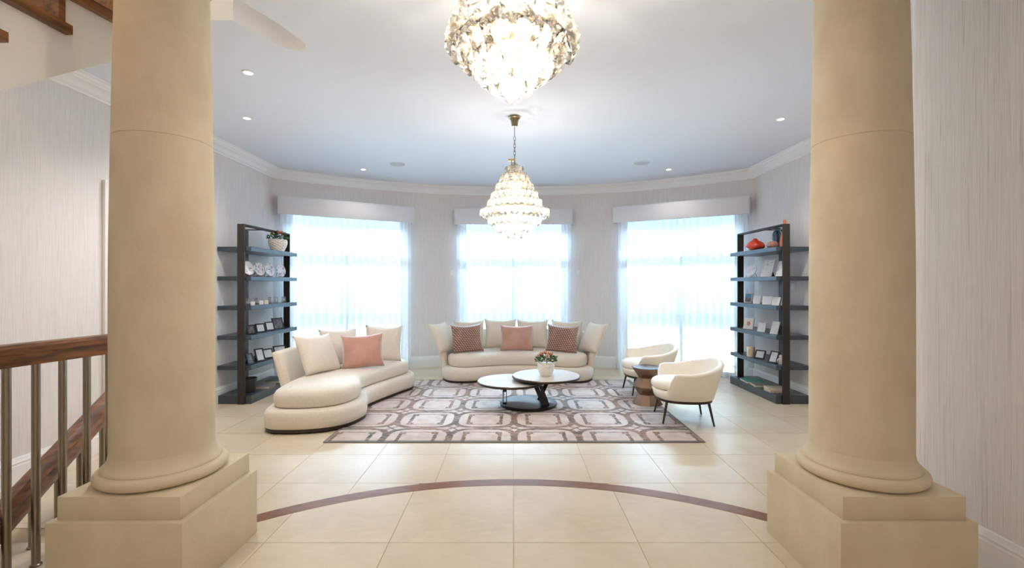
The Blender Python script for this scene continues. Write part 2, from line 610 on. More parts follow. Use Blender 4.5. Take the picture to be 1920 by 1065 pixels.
TS, TI = 0.5535, 0.675
i0, i1 = -7, 7
yrow = 3.317
rows = [yrow + TS * k for k in range(-2, 10)]
for y0 in rows:
    y1 = y0 + TS
    for i in range(i0, i1):
        x0, x1 = max(i * TS, -XW - 0.02), min((i + 1) * TS, XW + 0.02)
        if x1 - x0 < 0.02: continue
        yy1 = min(y1, 8.4)
        xm = (x0 + x1) / 2
        if math.hypot(xm - CX, y0 - CY) > RW + 0.5 and y0 > 6: continue
        p = tile_poly(x0 + G, x1 - G, y0 + G, yy1 - G, False)
        if p: add_tile(p, (x0 + x1) / 2, (y0 + yy1) / 2)
for k in range(-7, 1):
    y0 = 2.555 + TI * k; y1 = y0 + TI
    if k == 0: y1 = 3.40
    for i in range(-6, 6):
        x0, x1 = i * TI, (i + 1) * TI
        x0, x1 = max(x0, -XW - 0.02), min(x1, XW + 0.02)
        if x1 - x0 < 0.02: continue
        yt = y1
        p = tile_poly(x0 + G, x1 - G, y0 + G, yt - G, True)
        if p: add_tile(p, (x0 + x1) / 2, (y0 + yt) / 2)

inl = [(x, arc_y(x, ARC_RO) - 0.0015) for x in [-1.75 + 3.5 * i / 60 for i in range(61)]]
inr = [(x, arc_y(x, ARC_RI) + 0.0015) for x in [-1.75 + 3.5 * i / 60 for i in range(61)]]
bm = B()
for i in range(60):
    a = [inl[i], inl[i + 1], inr[i + 1], inr[i]]
    lo = [bm.verts.new((x, y, -0.012)) for x, y in a]; hi = [bm.verts.new((x, y, 0.001)) for x, y in a]
    bm.faces.new(hi); ring_faces(bm, lo, hi)
bmesh.ops.remove_doubles(bm, verts=bm.verts, dist=1e-5)
struct('trim_1', bm, 'wood_inlay', smooth=False)

# side walls
bm = B(); box(bm, -XW - 0.22, -XW, YB, YCOR + 0.03, 0, ZC)
struct('wall_left', bm, 'wallpaper', smooth=False)
YP = 2.812
bm = B(); box(bm, XW, XW + 0.22, YP - 0.3, YCOR + 0.03, 0, ZC)
struct('wall_right', bm, 'wallpaper', smooth=False)
# the pier of the hall, with a rounded corner towards the room
pts = [(XW + 0.2, YB), (XR, YB)]
rc = 0.07
for i in range(9):
    t = PI - (PI / 2) * i / 8
    pts.append((XR + rc + rc * math.cos(t), YP - rc + rc * math.sin(t)))
pts.append((XW + 0.2, YP))
bm = B(); poly_prism(bm, pts, 0, ZC)
struct('wall_hall_right', bm, 'wallpaper_hall', ang=40)
bm = B(); box(bm, -XW - 0.2, XW + 0.2, YB - 0.2, YB, 0, ZC)
struct('wall_hall_back', bm, 'wallpaper', smooth=False)

# bowed wall with three openings
HW = math.degrees(math.asin(0.93 / RW))
ZO = 2.50
edges = [-AC - 1.2]
for w in WIN: edges += [w - HW, w + HW]
edges.append(AC + 1.2)
bm = B()


def wall_block(a0, a1, z0, z1, r0=RW, r1=RW + 0.3):
    n = max(1, int(abs(a1 - a0) / 1.6))
    prev = None
    for i in range(n + 1):
        a = a0 + (a1 - a0) * i / n
        c = [bm.verts.new((*arcp(a, r), z)) for r, z in ((r0, z0), (r0, z1), (r1, z1), (r1, z0))]
        if prev: ring_faces(bm, prev, c)
        else: bm.faces.new(c[::-1])
        prev = c
    bm.faces.new(prev)


for i in range(len(edges) - 1):
    opening = i % 2 == 1
    wall_block(edges[i], edges[i + 1], ZO if opening else 0, ZC)
struct('wall_back', bm, 'wallpaper', ang=10)

# ceiling with the stair opening that ends in a rounded tip
hole = [(-1.756, 2.955), (-1.70, 3.10), (-1.64, 3.24), (-1.59, 3.31), (-1.53, 3.34), (-1.47, 3.32), (-1.436, 3.26), (-1.44, 3.18),
        (-1.49, 3.00), (-1.56, 2.82), (-1.62, 2.65), (-1.68, 2.40), (-1.72, 2.1), (-1.74, 1.6), (-1.74, 0.6), (-3.30, 0.6), (-3.30, 2.955), (-2.4, 2.955)]
hole = ccw(hole)
bm = B(); slab_with_hole(bm, [(-3.75, YB - 0.2), (3.75, YB - 0.2), (3.75, 8.75), (-3.75, 8.75)], hole, ZC, ZC + 0.32)
ceiling = struct('ceiling', bm, 'ceiling_paint', smooth=True, ang=40)
bm = B()
box(bm, -3.6, -1.2, 0.3, 0.45, ZC + 0.32, 5.2); box(bm, -3.6, -1.2, 3.55, 3.7, ZC + 0.32, 5.2)
box(bm, -3.75, -3.6, 0.3, 3.7, ZC + 0.32, 5.2); box(bm, -1.2, -1.05, 0.3, 3.7, ZC + 0.32, 5.2)
box(bm, -3.75, -1.05, 0.3, 3.7, 5.2, 5.3)
struct('wall_landing', bm, 'stair_paint', smooth=False)

# cornice and baseboards
corn = [(0, 2.925), (0.018, 2.925), (0.022, 2.94), (0.034, 2.946), (0.05, 2.965), (0.085, 2.995), (0.098, 2.999), (0.098, 3.012),
        (0.112, 3.016), (0.124, 3.028), (0.124, 3.036), (0.14, 3.04), (0.14, 3.052), (0, 3.052)]
skirt = [(0, 0), (0.022, 0), (0.022, 0.135), (0.018, 0.142), (0.018, 0.15), (0.022, 0.156), (0.014, 0.172), (0.010, 0.188), (0, 0.19)]
left_path = [(-XW, YB), (-XW, YCOR)]
back_path = [arcp(a) for a in [-AC + 2 * AC * i / 56 for i in range(57)]]
bm = B(); sweep(bm, [(-XW, YB)] + back_path + [(XW, YP - 0.2)], corn, side=-1)
struct('trim_2', bm, 'paint', ang=25)
pier_path = [(XW, YP)] + [(XR + rc + rc * math.cos(PI / 2 + (PI / 2) * i / 8), YP - rc + rc * math.sin(PI / 2 + (PI / 2) * i / 8)) for i in range(9)] + [(XR, YB)]
bm = B(); sweep(bm, pier_path, skirt, side=-1)
struct('baseboard_hall', bm, 'paint', ang=25)
DY0, DY1 = 3.97, 4.95
bm = B(); sweep(bm, [(-XW, YB), (-XW, DY0)], skirt, side=-1); sweep(bm, [(-XW, DY1), (-XW, YCOR)], skirt, side=-1)
struct('baseboard_left', bm, 'paint', ang=25)
bm = B(); sweep(bm, [(XW, YCOR), (XW, DY1)], skirt, side=-1); sweep(bm, [(XW, DY0), (XW, YP)], skirt, side=-1)
struct('baseboard_right', bm, 'paint', ang=25)
bm = B()
for i in range(0, len(edges) - 1, 2):
    a0, a1 = max(edges[i], -AC), min(edges[i + 1], AC)
    sweep(bm, [arcp(a0 + (a1 - a0) * k / 8) for k in range(9)], skirt, side=-1)
struct('baseboard_back', bm, 'paint', ang=25)

# doors on the side walls
for n, s in ((1, -1), (2, 1)):
    r = thing('door_%d' % n, None, None, (s * XW, 0, 0)); r['kind'] = 'structure'
    bm = B()
    d = 0.03
    X = sorted((0.0, -s * d))
    box(bm, X[0], X[1], DY0, DY0 + 0.11, 0, 2.28, 0.006); box(bm, X[0], X[1], DY1 - 0.11, DY1, 0, 2.28, 0.006)
    box(bm, X[0], X[1], DY0 + 0.11, DY1 - 0.11, 2.17, 2.28, 0.006)
    link('architrave', bm, 'door_white', r)
    bm = B(); X = sorted((0.0, -s * 0.012)); box(bm, X[0], X[1], DY0 + 0.11, DY1 - 0.11, 0.005, 2.17)
    link('door_leaf', bm, 'door_white', r, smooth=False)
    for z0, z1 in ((0.2, 0.95), (1.1, 2.0)):
        bm = B(); X = sorted((-s * 0.012, -s * 0.02)); box(bm, X[0], X[1], DY0 + 0.24, DY1 - 0.24, z0, z1, 0.004)
        link('door_panel', bm, 'door_white', r)
    bm = B(); tube(bm, [(-s * 0.012, DY0 + 0.17, 1.02), (-s * 0.06, DY0 + 0.17, 1.02), (-s * 0.06, DY0 + 0.28, 1.02)], 0.009)
    link('door_handle', bm, 'steel', r)

# outside ground
bm = B(); box(bm, -14, 14, 8.7, 24, -0.3, -0.1)
struct('ground', bm, 'paving', smooth=False)


# windows: frames, panes, transom
for n, a in enumerate(WIN):
    t = R(a)
    r = bpy.data.objects.new('window_%d' % (n + 1), None); COL.objects.link(r)
    r['kind'] = 'structure'
    r.location = (CX, CY, 0); r.rotation_euler = (0, 0, -t)
    d0, d1 = 5.16, 5.22
    hw = 0.93
    bm = B()
    box(bm, -hw, -hw + 0.07, d0, d1, 0, ZO, 0.005); box(bm, hw - 0.07, hw, d0, d1, 0, ZO, 0.005)
    box(bm, -hw + 0.07, hw - 0.07, d0, d1, ZO - 0.07, ZO, 0.005); box(bm, -hw + 0.07, hw - 0.07, d0, d1, 0, 0.07, 0.005)
    link('window_frame', bm, 'paint', r)
    bm = B(); box(bm, -hw + 0.07, hw - 0.07, d0, d1, 1.86, 1.98, 0.005)
    link('transom', bm, 'paint', r)
    bm = B(); box(bm, -0.022, 0.022, d0, d1, 0.07, 1.86, 0.005)
    link('mullion', bm, 'paint', r)
    for x0, x1, z0, z1 in ((-hw + 0.07, -0.022, 0.07, 1.86), (0.022, hw - 0.07, 0.07, 1.86), (-hw + 0.07, hw - 0.07, 1.98, ZO - 0.07)):
        bm = B(); box(bm, x0, x1, d0 + 0.02, d0 + 0.028, z0, z1)
        link('pane', bm, 'pane', r, smooth=False)


def cloth_mesh(x0, x1, z0, z1, d, amp, folds, seed, flare=0.0, gather=None):
    rnd = random.Random(seed)
    bm = B()
    n = int(folds * 9)
    ph = [rnd.uniform(0, 6.28) for _ in range(4)]
    zs = [z0 + (z1 - z0) * k / 6 for k in range(7)]
    grid = []
    for i in range(n + 1):
        u = i / n
        w = 2 * PI * folds * (u + 0.012 * math.sin(7 * u + ph[0]) + 0.008 * math.sin(17 * u + ph[1]))
        rowv = []
        for z in zs:
            k = 1 - (z - z0) / (z1 - z0)
            x = x0 + (x1 - x0) * u
            x = x + flare * k * (u - 0.5) * 2
            y = d + amp * (0.75 + 0.35 * k) * math.sin(w + 0.25 * math.sin(ph[2] + 3 * u + k)) + 0.3 * amp * math.sin(w * 0.37 + ph[3] + k)
            rowv.append(bm.verts.new((x + 0.25 * amp * math.cos(w), y, z)))
        grid.append(rowv)
    for i in range(n):
        for j in range(6):
            bm.faces.new((grid[i][j], grid[i + 1][j], grid[i + 1][j + 1], grid[i][j + 1]))
    return bm


WN = ['left window', 'middle window', 'right window']
for n, a in enumerate(WIN):
    t = R(a)
    def place(o):
        o.location = (CX, CY, 0); o.rotation_euler = (0, 0, -t); return o
    z0p, z1p = 2.395, 2.655
    bm = B()
    box(bm, -1.0, 1.0, 4.84, 5.008, z1p - 0.02, z1p, 0.006)
    box(bm, -1.0, 1.0, 4.84, 4.862, z0p, z1p - 0.01, 0.008)
    for s in (-1, 1): box(bm, min(s * 1.0, s * 0.98), max(s * 1.0, s * 0.98), 4.84, 5.008, z0p, z1p - 0.01, 0.006)
    o = place(link('pelmet', bm, 'pelmet'))
    tag(o, 'pale upholstered box pelmet above the ' + WN[n], 'pelmet', 'box pelmets')
    o = place(link('sheer_curtain', cloth_mesh(-0.93, 0.93, 0.012, 2.52, 4.965, 0.038, 17, 11 + n), 'sheer', ang=180))
    tag(o, 'white sheer curtain glowing with daylight across the ' + WN[n], 'curtain', 'sheer curtains')
    for s, wd in ((-1, 'left'), (1, 'right')):
        e0, e1 = (0.80, 0.965)
        o = place(link('side_drape', cloth_mesh(min(s * e0, s * e1), max(s * e0, s * e1), 0.01, 2.5, 4.905, 0.02, 3.2, 31 + n * 2 + s, 0.012), 'drape', ang=180))
        tag(o, 'narrow white drape gathered at the %s edge of the %s' % (wd, WN[n]), 'curtain', 'white side drapes')


# ------------------------------------------------------------------ columns
def column(x, label):
    r = thing('stone_column', label, 'column', (x, 2.368, 0))
    bm = B(); box(bm, -0.302, 0.302, -0.302, 0.302, 0, 0.352, 0.004)
    link('plinth', bm, 'stone', r)
    bm = B(); box(bm, -0.274, 0.274, -0.274, 0.274, 0.352, 0.456, 0.003)
    link('plinth_step', bm, 'stone', r)
    pr = [(0.236, 0.456), (0.256, 0.459)]
    for i in range(9):
        t = -PI / 2 + PI * i / 8
        pr.append((0.246 + 0.03 * math.cos(t), 0.489 + 0.029 * math.sin(t)))
    pr += [(0.248, 0.519), (0.248, 0.527), (0.240, 0.534), (0.230, 0.545), (0.222, 0.562), (0.2165, 0.59)]
    bm = B(); lathe(bm, pr, 64)
    link('torus_base', bm, 'stone', r, ang=50)

    def rad(z): return 0.2165 if z < 1.4 else 0.2165 - 0.022 * ((z - 1.4) / 1.42) ** 1.3
    zj = 2.105
    bm = B(); lathe(bm, [(rad(z), z) for z in [0.59 + (zj - 0.003 - 0.59) * i / 12 for i in range(13)]] + [(rad(zj) - 0.0025, zj - 0.0015)], 64)
    link('shaft_drum', bm, 'stone', r)
    bm = B(); lathe(bm, [(rad(zj) - 0.0025, zj - 0.0015)] + [(rad(z), z) for z in [zj + 0.001 + (2.9 - zj) * i / 8 for i in range(9)]], 64)
    link('shaft_drum', bm, 'stone', r)
    bm = B(); lathe(bm, [(0.194, 2.9), (0.205, 2.91), (0.205, 2.93), (0.235, 2.96), (0.26, 2.985), (0.26, 3.05)], 64)
    link('capital', bm, 'stone', r)
    return r


column(-1.752, 'cream stone column on the left, in front of the handrail')
column(1.735, 'cream stone column on the right, beside the textured hall wall')

# ------------------------------------------------------------------ stair and balustrades
st = thing('staircase', 'white staircase with walnut treads rising overhead behind the left column', 'staircase', (-2.12, 1.0, 0))
OX, OY = -2.12, 1.0
zr, go = 0.176, 0.272
nose = [(1.945 + go * (k - 3), 2.40 + zr * (k - 3)) for k in range(0, 7)]     # far end of a tread and its underside


def xr_of(y):
    tab = [(0.6, -2.15), (1.93, -2.13), (2.25, -2.115), (2.5, -2.07), (2.75, -1.95), (2.89, -1.84), (2.955, -1.756), (3.4, -1.6)]
    for (a, xa), (b, xb) in zip(tab, tab[1:]):
        if y <= b: return xa + (xb - xa) * (y - a) / (b - a)
    return tab[-1][1]


def zb_of(y):
    tab = [(0.6, 1.24), (1.93, 2.18), (2.25, 2.41), (2.5, 2.59), (2.75, 2.81), (2.89, 2.97), (2.955, 3.05)]
    for (a, xa), (b, xb) in zip(tab, tab[1:]):
        if y <= b: return xa + (xb - xa) * (y - a) / (b - a)
    return 3.05


bm = B()
for k, (yf, zu) in enumerate(nose):
    y0, y1 = yf - go, yf
    if y0 > 2.95: break
    y1 = min(y1, 2.954)
    prev = None
    for i in range(7):
        y = y0 + (y1 - y0) * i / 6
        c = [bm.verts.new(p) for p in ((xr_of(y) - OX, y - OY, zb_of(y)), (xr_of(y) - OX, y - OY, zu), (-3.25 - OX, y - OY, zu), (-3.25 - OX, y - OY, zb_of(y)))]
        if prev: ring_faces(bm, prev, c)
        else: bm.faces.new(c[::-1])
        prev = c
    bm.faces.new(prev)
link('stringer', bm, 'stair_paint', st, smooth=False)
for k, (yf, zu) in enumerate(nose):
    y0, y1 = yf - go - 0.03, yf + 0.012
    ym = yf - go / 2
    bm = B()
    poly = [(xr_of(y0) + 0.035 - OX, y0 - OY), (xr_of(y1) + 0.035 - OX, y1 - OY), (-3.25 - OX, y1 - OY), (-3.25 - OX, y0 - OY)]
    poly_prism(bm, poly, zu, zu + 0.042)
    link('tread', bm, 'wood', st, smooth=False)
    bm = B()
    poly = [(xr_of(yf - 0.03) + 0.012 - OX, yf - 0.032 - OY), (xr_of(yf) + 0.012 - OX, yf - OY), (-3.25 - OX, yf - OY), (-3.25 - OX, yf - 0.032 - OY)]
    poly_prism(bm, poly, zu + 0.042, zu + zr)
    link('riser', bm, 'wood', st, smooth=False)

RAILP = [(-0.026, -0.056), (0.026, -0.056), (0.03, -0.046), (0.03, -0.02), (0.024, -0.012), (0.024, -0.002), (0.034, 0.01), (0.034, 0.034), (0.024, 0.05), (0.0, 0.056),
         (-0.024, 0.05), (-0.034, 0.034), (-0.034, 0.01), (-0.024, -0.002), (-0.024, -0.012), (-0.03, -0.02), (-0.03, -0.046)]


def rail(bm, pts, sv=1.0):
    rings = []
    P = [Vector(p) for p in pts]
    for i, p in enumerate(P):
        d = P[min(i + 1, len(P) - 1)] - P[max(i - 1, 0)]
        n = Vector((-d.y, d.x, 0)).normalized()
        rings.append([bm.verts.new(p + n * o + Vector((0, 0, z * sv))) for o, z in RAILP])
    for a, b in zip(rings, rings[1:]): ring_faces(bm, a, b)
    bm.faces.new(rings[0][::-1]); bm.faces.new(rings[-1])


b1 = thing('landing_balustrade', 'level walnut handrail on steel balusters beside the left column', 'balustrade', (-2.36, 2.4, 0))


def railx(y): return -2.40 + (y - 2.21) * 0.184


bm = B(); rail(bm, [(railx(y) + 2.36, y - 2.4, 1.06) for y in (1.55, 2.0, 2.4, 2.8, 2.98)])
link('handrail', bm, 'wood', b1, ang=30)
bal_me = None
for k in range(-5, 7):
    y = 2.23 + 0.1165 * k
    bm = None
    if bal_me is None:
        bm = B(); lathe(bm, [(0.024, 0), (0.024, 0.008), (0.0175, 0.012), (0.0175, 1.008)], 20)
        o = link('baluster', bm, 'steel', b1); bal_me = o.data
    else:
        o = link('baluster', bal_me, None, b1)
    o.location = (railx(y) + 2.36, y - 2.4, 0)

b2 = thing('stair_balustrade', 'sloping walnut handrail descending behind the level handrail', 'balustrade', (-2.6, 2.7, 0))
P0, P1 = Vector((-2.50, 2.30, 0.249)), Vector((-2.74, 3.20, 0.60))


def lowrail(t): return P0 + (P1 - P0) * t


bm = B(); rail(bm, [lowrail(t) - Vector((-2.6, 2.7, 0)) for t in (-0.4, 0, 0.5, 1.0, 1.35)], 1.5)
link('handrail', bm, 'wood', b2, ang=30)
for px in (61, 109, 150, 192, 232):
    k = (px - 963) / 885
    t = (k * P0.y - P0.x) / ((P1.x - P0.x) - k * (P1.y - P0.y))
    p = lowrail(t)
    bm = B(); lathe(bm, [(0.024, 0), (0.024, 0.008), (0.0175, 0.012), (0.0175, p.z - 0.07)], 20)
    o = link('baluster', bm, 'steel', b2); o.location = (p.x + 2.6, p.y - 2.7, 0)


# ------------------------------------------------------------------ rug
rug = thing('area_rug', 'large cream and taupe rug with interlaced octagon pattern under the coffee table', 'rug', (0.005, 5.51, 0))
bm = B(); box(bm, -1.675, 1.675, -1.345, 1.345, 0.001, 0.013, 0.003)
link('pile', bm, 'rug', rug)
bm = B()
box(bm, -1.685, 1.685, -1.353, -1.3455, 0.001, 0.011, 0.002); box(bm, -1.685, 1.685, 1.3455, 1.353, 0.001, 0.011, 0.002)
box(bm, -1.685, -1.6755, -1.345, 1.345, 0.001, 0.011, 0.002); box(bm, 1.6755, 1.685, -1.345, 1.345, 0.001, 0.011, 0.002)
link('edge_binding', bm, 'cover_grey', rug)
RZ = 0.013


# ------------------------------------------------------------------ sofas
def sofa_base(outl, r, z0):
    bm = B(); loft(bm, outl, [(0.012, z0), (0.004, z0 + 0.003), (0.004, z0 + 0.03)])
    link('base_trim', bm, 'bronze_dark', r, ang=40)
    lv = [(0.012, z0 + 0.03), (0.0, z0 + 0.036), (-0.009, z0 + 0.09), (-0.010, z0 + 0.14), (-0.002, z0 + 0.178), (0.018, z0 + 0.20), (0.055, z0 + 0.21), (0.12, z0 + 0.212)]
    bm = B(); loft(bm, outl, lv)
    link('base', bm, 'linen', r, ang=60)


def sofa_seat(outl, r, z0):
    lv = [(0.05, z0 + 0.213), (0.03, z0 + 0.218), (0.018, z0 + 0.238), (0.012, z0 + 0.29), (0.016, z0 + 0.33), (0.03, z0 + 0.355), (0.055, z0 + 0.372), (0.10, z0 + 0.384), (0.17, z0 + 0.39)]
    bm = B(); loft(bm, outl, lv)
    s = link('seat_cushion', bm, 'linen', r, ang=60)
    return s


def sofa_shell(path, r, z0, hgt, side, flare=0.13, thick=0.10):
    def hf(i, k):
        e = min(i, k - 1 - i)
        sc = min(1.0, 0.35 + 0.22 * e) if e < 3 else 1.0
        h = hgt - (0.03 if e == 0 else 0.012 if e == 1 else 0.0)
        pr = [(0.0, z0 + 0.12), (flare * 0.22, z0 + 0.25), (flare * 0.62, z0 + 0.45), (flare * 0.93, h - 0.05), (flare, h - 0.03), (flare - 0.01, h - 0.008), (flare - thick / 2, h),
              (flare - thick + 0.012, h - 0.008), (flare - thick - 0.002, h - 0.03), (flare * 0.55 - thick, z0 + 0.45), (flare * 0.2 - thick, z0 + 0.27), (-thick, z0 + 0.12)]
        mid = flare / 2 - thick / 2
        return [(o if sc == 1 else o * sc + (o - (o - 0)) + (flare * (z - z0) / (hgt - z0) - thick / 2) * (1 - sc), z) for o, z in pr]
    bm = B(); sweep(bm, path, None, side=side, hf=hf)
    return link('back_shell', bm, 'linen', r, ang=60)


# the curved sofa in front of the middle window
half = [(0, 6.80), (0.35, 6.73), (0.68, 6.585), (0.92, 6.60), (1.06, 6.76), (1.10, 7.02), (1.0, 7.36), (0.66, 7.60), (0.0, 7.70)]
outl = [(x, y - 7.1) for x, y in half] + [(-x, y - 7.1) for x, y in half[-2:0:-1]]
s1 = thing('curved_sofa', 'cream curved sofa with wrap-around back in front of the middle window', 'sofa', (0.06, 7.1, 0))
o1 = ccw(catmull(outl, True, 6))
sofa_base(o1, s1, RZ)
seat1 = [(0, 6.815), (0.35, 6.745), (0.68, 6.62), (0.88, 6.635), (1.0, 6.77), (1.03, 6.98), (0.93, 7.26), (0.60, 7.48), (0.0, 7.57)]
o1s = [(x, y - 7.1) for x, y in seat1] + [(-x, y - 7.1) for x, y in seat1[-2:0:-1]]
sofa_seat(ccw(catmull(o1s, True, 6)), s1, RZ)
sp = [(-1.085, 6.80), (-1.095, 6.95), (-1.085, 7.1), (-0.98, 7.38), (-0.66, 7.60), (0, 7.70)]
sp = [(x, y - 7.1) for x, y in sp] + [(-x, y - 7.1) for x, y in sp[-2::-1]]
sofa_shell(catmull(sp, False, 5), s1, RZ, 0.665, 1)

# the chaise sofa on the left
s2 = thing('chaise_sofa', 'cream curved chaise sofa on the left beside the dark shelf', 'sofa', (-2.0, 5.5, 0))
out2 = [(-2.40, 4.64), (-2.35, 4.46), (-2.2, 4.375), (-1.85, 4.41), (-1.62, 4.57), (-1.535, 4.85), (-1.575, 5.06), (-1.635, 5.24), (-1.60, 5.46), (-1.43, 5.95), (-1.335, 6.2),
        (-1.37, 6.44), (-1.55, 6.62), (-1.8, 6.66), (-2.1, 6.5), (-2.35, 6.12), (-2.48, 5.6), (-2.49, 5.15), (-2.45, 4.88)]
o2 = ccw(catmull([(x + 2.0, y - 5.5) for x, y in out2], True, 5))
sofa_base(o2, s2, RZ)
seat2 = [(-2.345, 4.64), (-2.3, 4.5), (-2.17, 4.42), (-1.86, 4.445), (-1.66, 4.59), (-1.58, 4.85), (-1.62, 5.06), (-1.675, 5.24), (-1.64, 5.46), (-1.475, 5.95), (-1.385, 6.2),
         (-1.42, 6.38), (-1.56, 6.50), (-1.78, 6.53), (-2.02, 6.40), (-2.24, 6.08), (-2.36, 5.6), (-2.37, 5.15), (-2.37, 4.88)]
sofa_seat(ccw(catmull([(x + 2.0, y - 5.5) for x, y in seat2], True, 5)), s2, RZ)
sp2 = [(-2.475, 5.06), (-2.485, 5.2), (-2.475, 5.6), (-2.34, 6.1), (-2.08, 6.48), (-1.80, 6.64), (-1.62, 6.63)]
sofa_shell(catmull([(x + 2.0, y - 5.5) for x, y in sp2], False, 6), s2, RZ, 0.67, 1)


# ------------------------------------------------------------------ cushions
def pillow_mesh(w, h, t, seed):
    rnd = random.Random(seed)
    n = 16
    bm = B()
    a1, a2 = rnd.uniform(0, 6), rnd.uniform(0, 6)
    sides = []
    for s in (1, -1):
        g = []
        for i in range(n + 1):
            row = []
            for j in range(n + 1):
                u, v = -1 + 2 * i / n, -1 + 2 * j / n
                f = ((1 - abs(u) ** 2.4) * (1 - abs(v) ** 2.4))
                th = t / 2 * max(0.0, f) ** 0.52
                th *= 1 + 0.05 * math.sin(3 * u + a1) * math.sin(3 * v + a2)
                x = u * w / 2 * (1 - 0.095 * (1 - v * v)) 
                z = h / 2 + v * h / 2 * (1 - (0.14 if v > 0 else 0.05) * (1 - u * u))
                row.append((x, s * th, z, f))
            g.append(row)
        sides.append(g)
    vv = {}
    for k, g in enumerate(sides):
        for i in range(n + 1):
            for j in range(n + 1):
                edge = i in (0, n) or j in (0, n)
                if k == 1 and edge: vv[k, i, j] = vv[0, i, j]
                else: vv[k, i, j] = bm.verts.new(g[i][j][:3])
        for i in range(n):
            for j in range(n):
                bm.faces.new((vv[k, i, j], vv[k, i + 1, j], vv[k, i + 1, j + 1], vv[k, i, j + 1]))
    return bm


def pillow(loc, w, h, t, yaw, lean, mat, label, seed, roll=0.0, group=None):
    o = link('cushion', pillow_mesh(w, h, t, seed), mat, ang=180)
    o.matrix_world = Matrix.Translation(loc) @ Matrix.Rotation(yaw, 4, 'Z') @ Matrix.Rotation(-lean, 4, 'X') @ Matrix.Rotation(roll, 4, 'Y')
    tag(o, label, 'cushion', group)
    return o


ZS = 0.404
# yaw 0: the cushion faces the camera; its back is towards +y
CG = 'linen cushions on the middle sofa'
pillow((-0.95, 6.91, ZS), 0.46, 0.48, 0.17, R(64), R(27), 'linen', 'cream linen cushion against the left arm of the middle sofa', 1, group=CG)
pillow((-0.66, 7.27, ZS), 0.50, 0.45, 0.17, R(22), R(15), 'linen', 'cream linen cushion behind the left brown patterned cushion', 2, group=CG)
pillow((-0.20, 7.30, ZS), 0.50, 0.47, 0.17, R(3), R(16), 'linen', 'cream linen cushion behind the pink cushion, left of two', 3, group=CG)
pillow((0.29, 7.31, ZS), 0.49, 0.46, 0.17, R(-3), R(16), 'linen', 'cream linen cushion behind the pink cushion, right of two', 4, group=CG)
pillow((0.79, 7.25, ZS), 0.50, 0.45, 0.17, R(-22), R(15), 'linen', 'cream linen cushion behind the right brown patterned cushion', 5, group=CG)
pillow((1.07, 6.91, ZS), 0.46, 0.48, 0.17, R(-64), R(27), 'linen', 'cream linen cushion against the right arm of the middle sofa', 6, group=CG)
pillow((-0.655, 6.86, ZS), 0.46, 0.42, 0.15, R(18), R(16), 'jacquard', 'brown patterned cushion at the left end of the middle sofa', 7, R(-2), 'patterned cushions')
pillow((0.685, 6.86, ZS), 0.47, 0.41, 0.15, R(-14), R(16), 'jacquard', 'brown patterned cushion at the right end of the middle sofa', 8, R(3), 'patterned cushions')
pillow((0.045, 7.04, ZS), 0.50, 0.39, 0.15, 0, R(14), 'velvet', 'pink velvet cushion in the centre of the middle sofa', 9)
pillow((-2.13, 5.32, ZS), 0.54, 0.47, 0.19, R(68), R(27), 'linen', 'cream linen cushion nearest the camera on the chaise sofa', 10, R(2), 'linen cushions on the chaise')
pillow((-2.08, 5.80, ZS), 0.52, 0.47, 0.18, R(52), R(22), 'linen', 'cream linen cushion behind the pink cushion on the chaise', 11, R(2), 'linen cushions on the chaise')
pillow((-1.69, 6.08, ZS), 0.47, 0.47, 0.18, R(12), R(14), 'linen', 'cream linen cushion at the far end of the chaise sofa', 12, R(2), 'linen cushions on the chaise')
pillow((-1.785, 5.60, ZS), 0.49, 0.41, 0.16, R(14), R(14), 'velvet', 'pink velvet cushion on the chaise sofa', 13, R(-3))


# ------------------------------------------------------------------ coffee table
ct = thing('coffee_table', 'two-tier round coffee table with pale tops on a black disc base', 'table', (0.17, 5.43, RZ))


def disc(bm, x, y, z0, z1, r, n=64, bev=0.004):
    return lathe(bm, [(r - bev, z0), (r, z0 + bev), (r, z1 - bev), (r - bev, z1)], n, x, y)


bm = B(); disc(bm, 0, 0, 0, 0.035, 0.325); link('base_disc', bm, 'black_metal', ct, ang=30)
bm = B(); disc(bm, 0.20, -0.05, 0.325, 0.345, 0.387); o = link('upper_rim', bm, 'bronze_dark', ct, ang=30)
bm = B(); disc(bm, 0.20, -0.05, 0.3455, 0.352, 0.380); link('upper_top', bm, 'table_top', ct, ang=30)
bm = B(); disc(bm, -0.20, -0.06, 0.268, 0.288, 0.385); link('lower_rim', bm, 'bronze_dark', ct, ang=30)
bm = B(); disc(bm, -0.20, -0.06, 0.2885, 0.295, 0.378); link('lower_top', bm, 'table_top', ct, ang=30)
bm = B(); disc(bm, 0.10, 0.02, 0.305, 0.3245, 0.20); link('pivot_plate', bm, 'black_metal', ct, ang=30)


def slant(p0, p1, w, d):
    b = B()
    p0, p1 = Vector(p0), Vector(p1)
    q = []
    for p in (p0, p1):
        q.append([b.verts.new(p + Vector((sx * w / 2, sy * d / 2, 0))) for sx, sy in ((-1, -1), (1, -1), (1, 1), (-1, 1))])
    ring_faces(b, *q); b.faces.new(q[0][::-1]); b.faces.new(q[1])
    return b


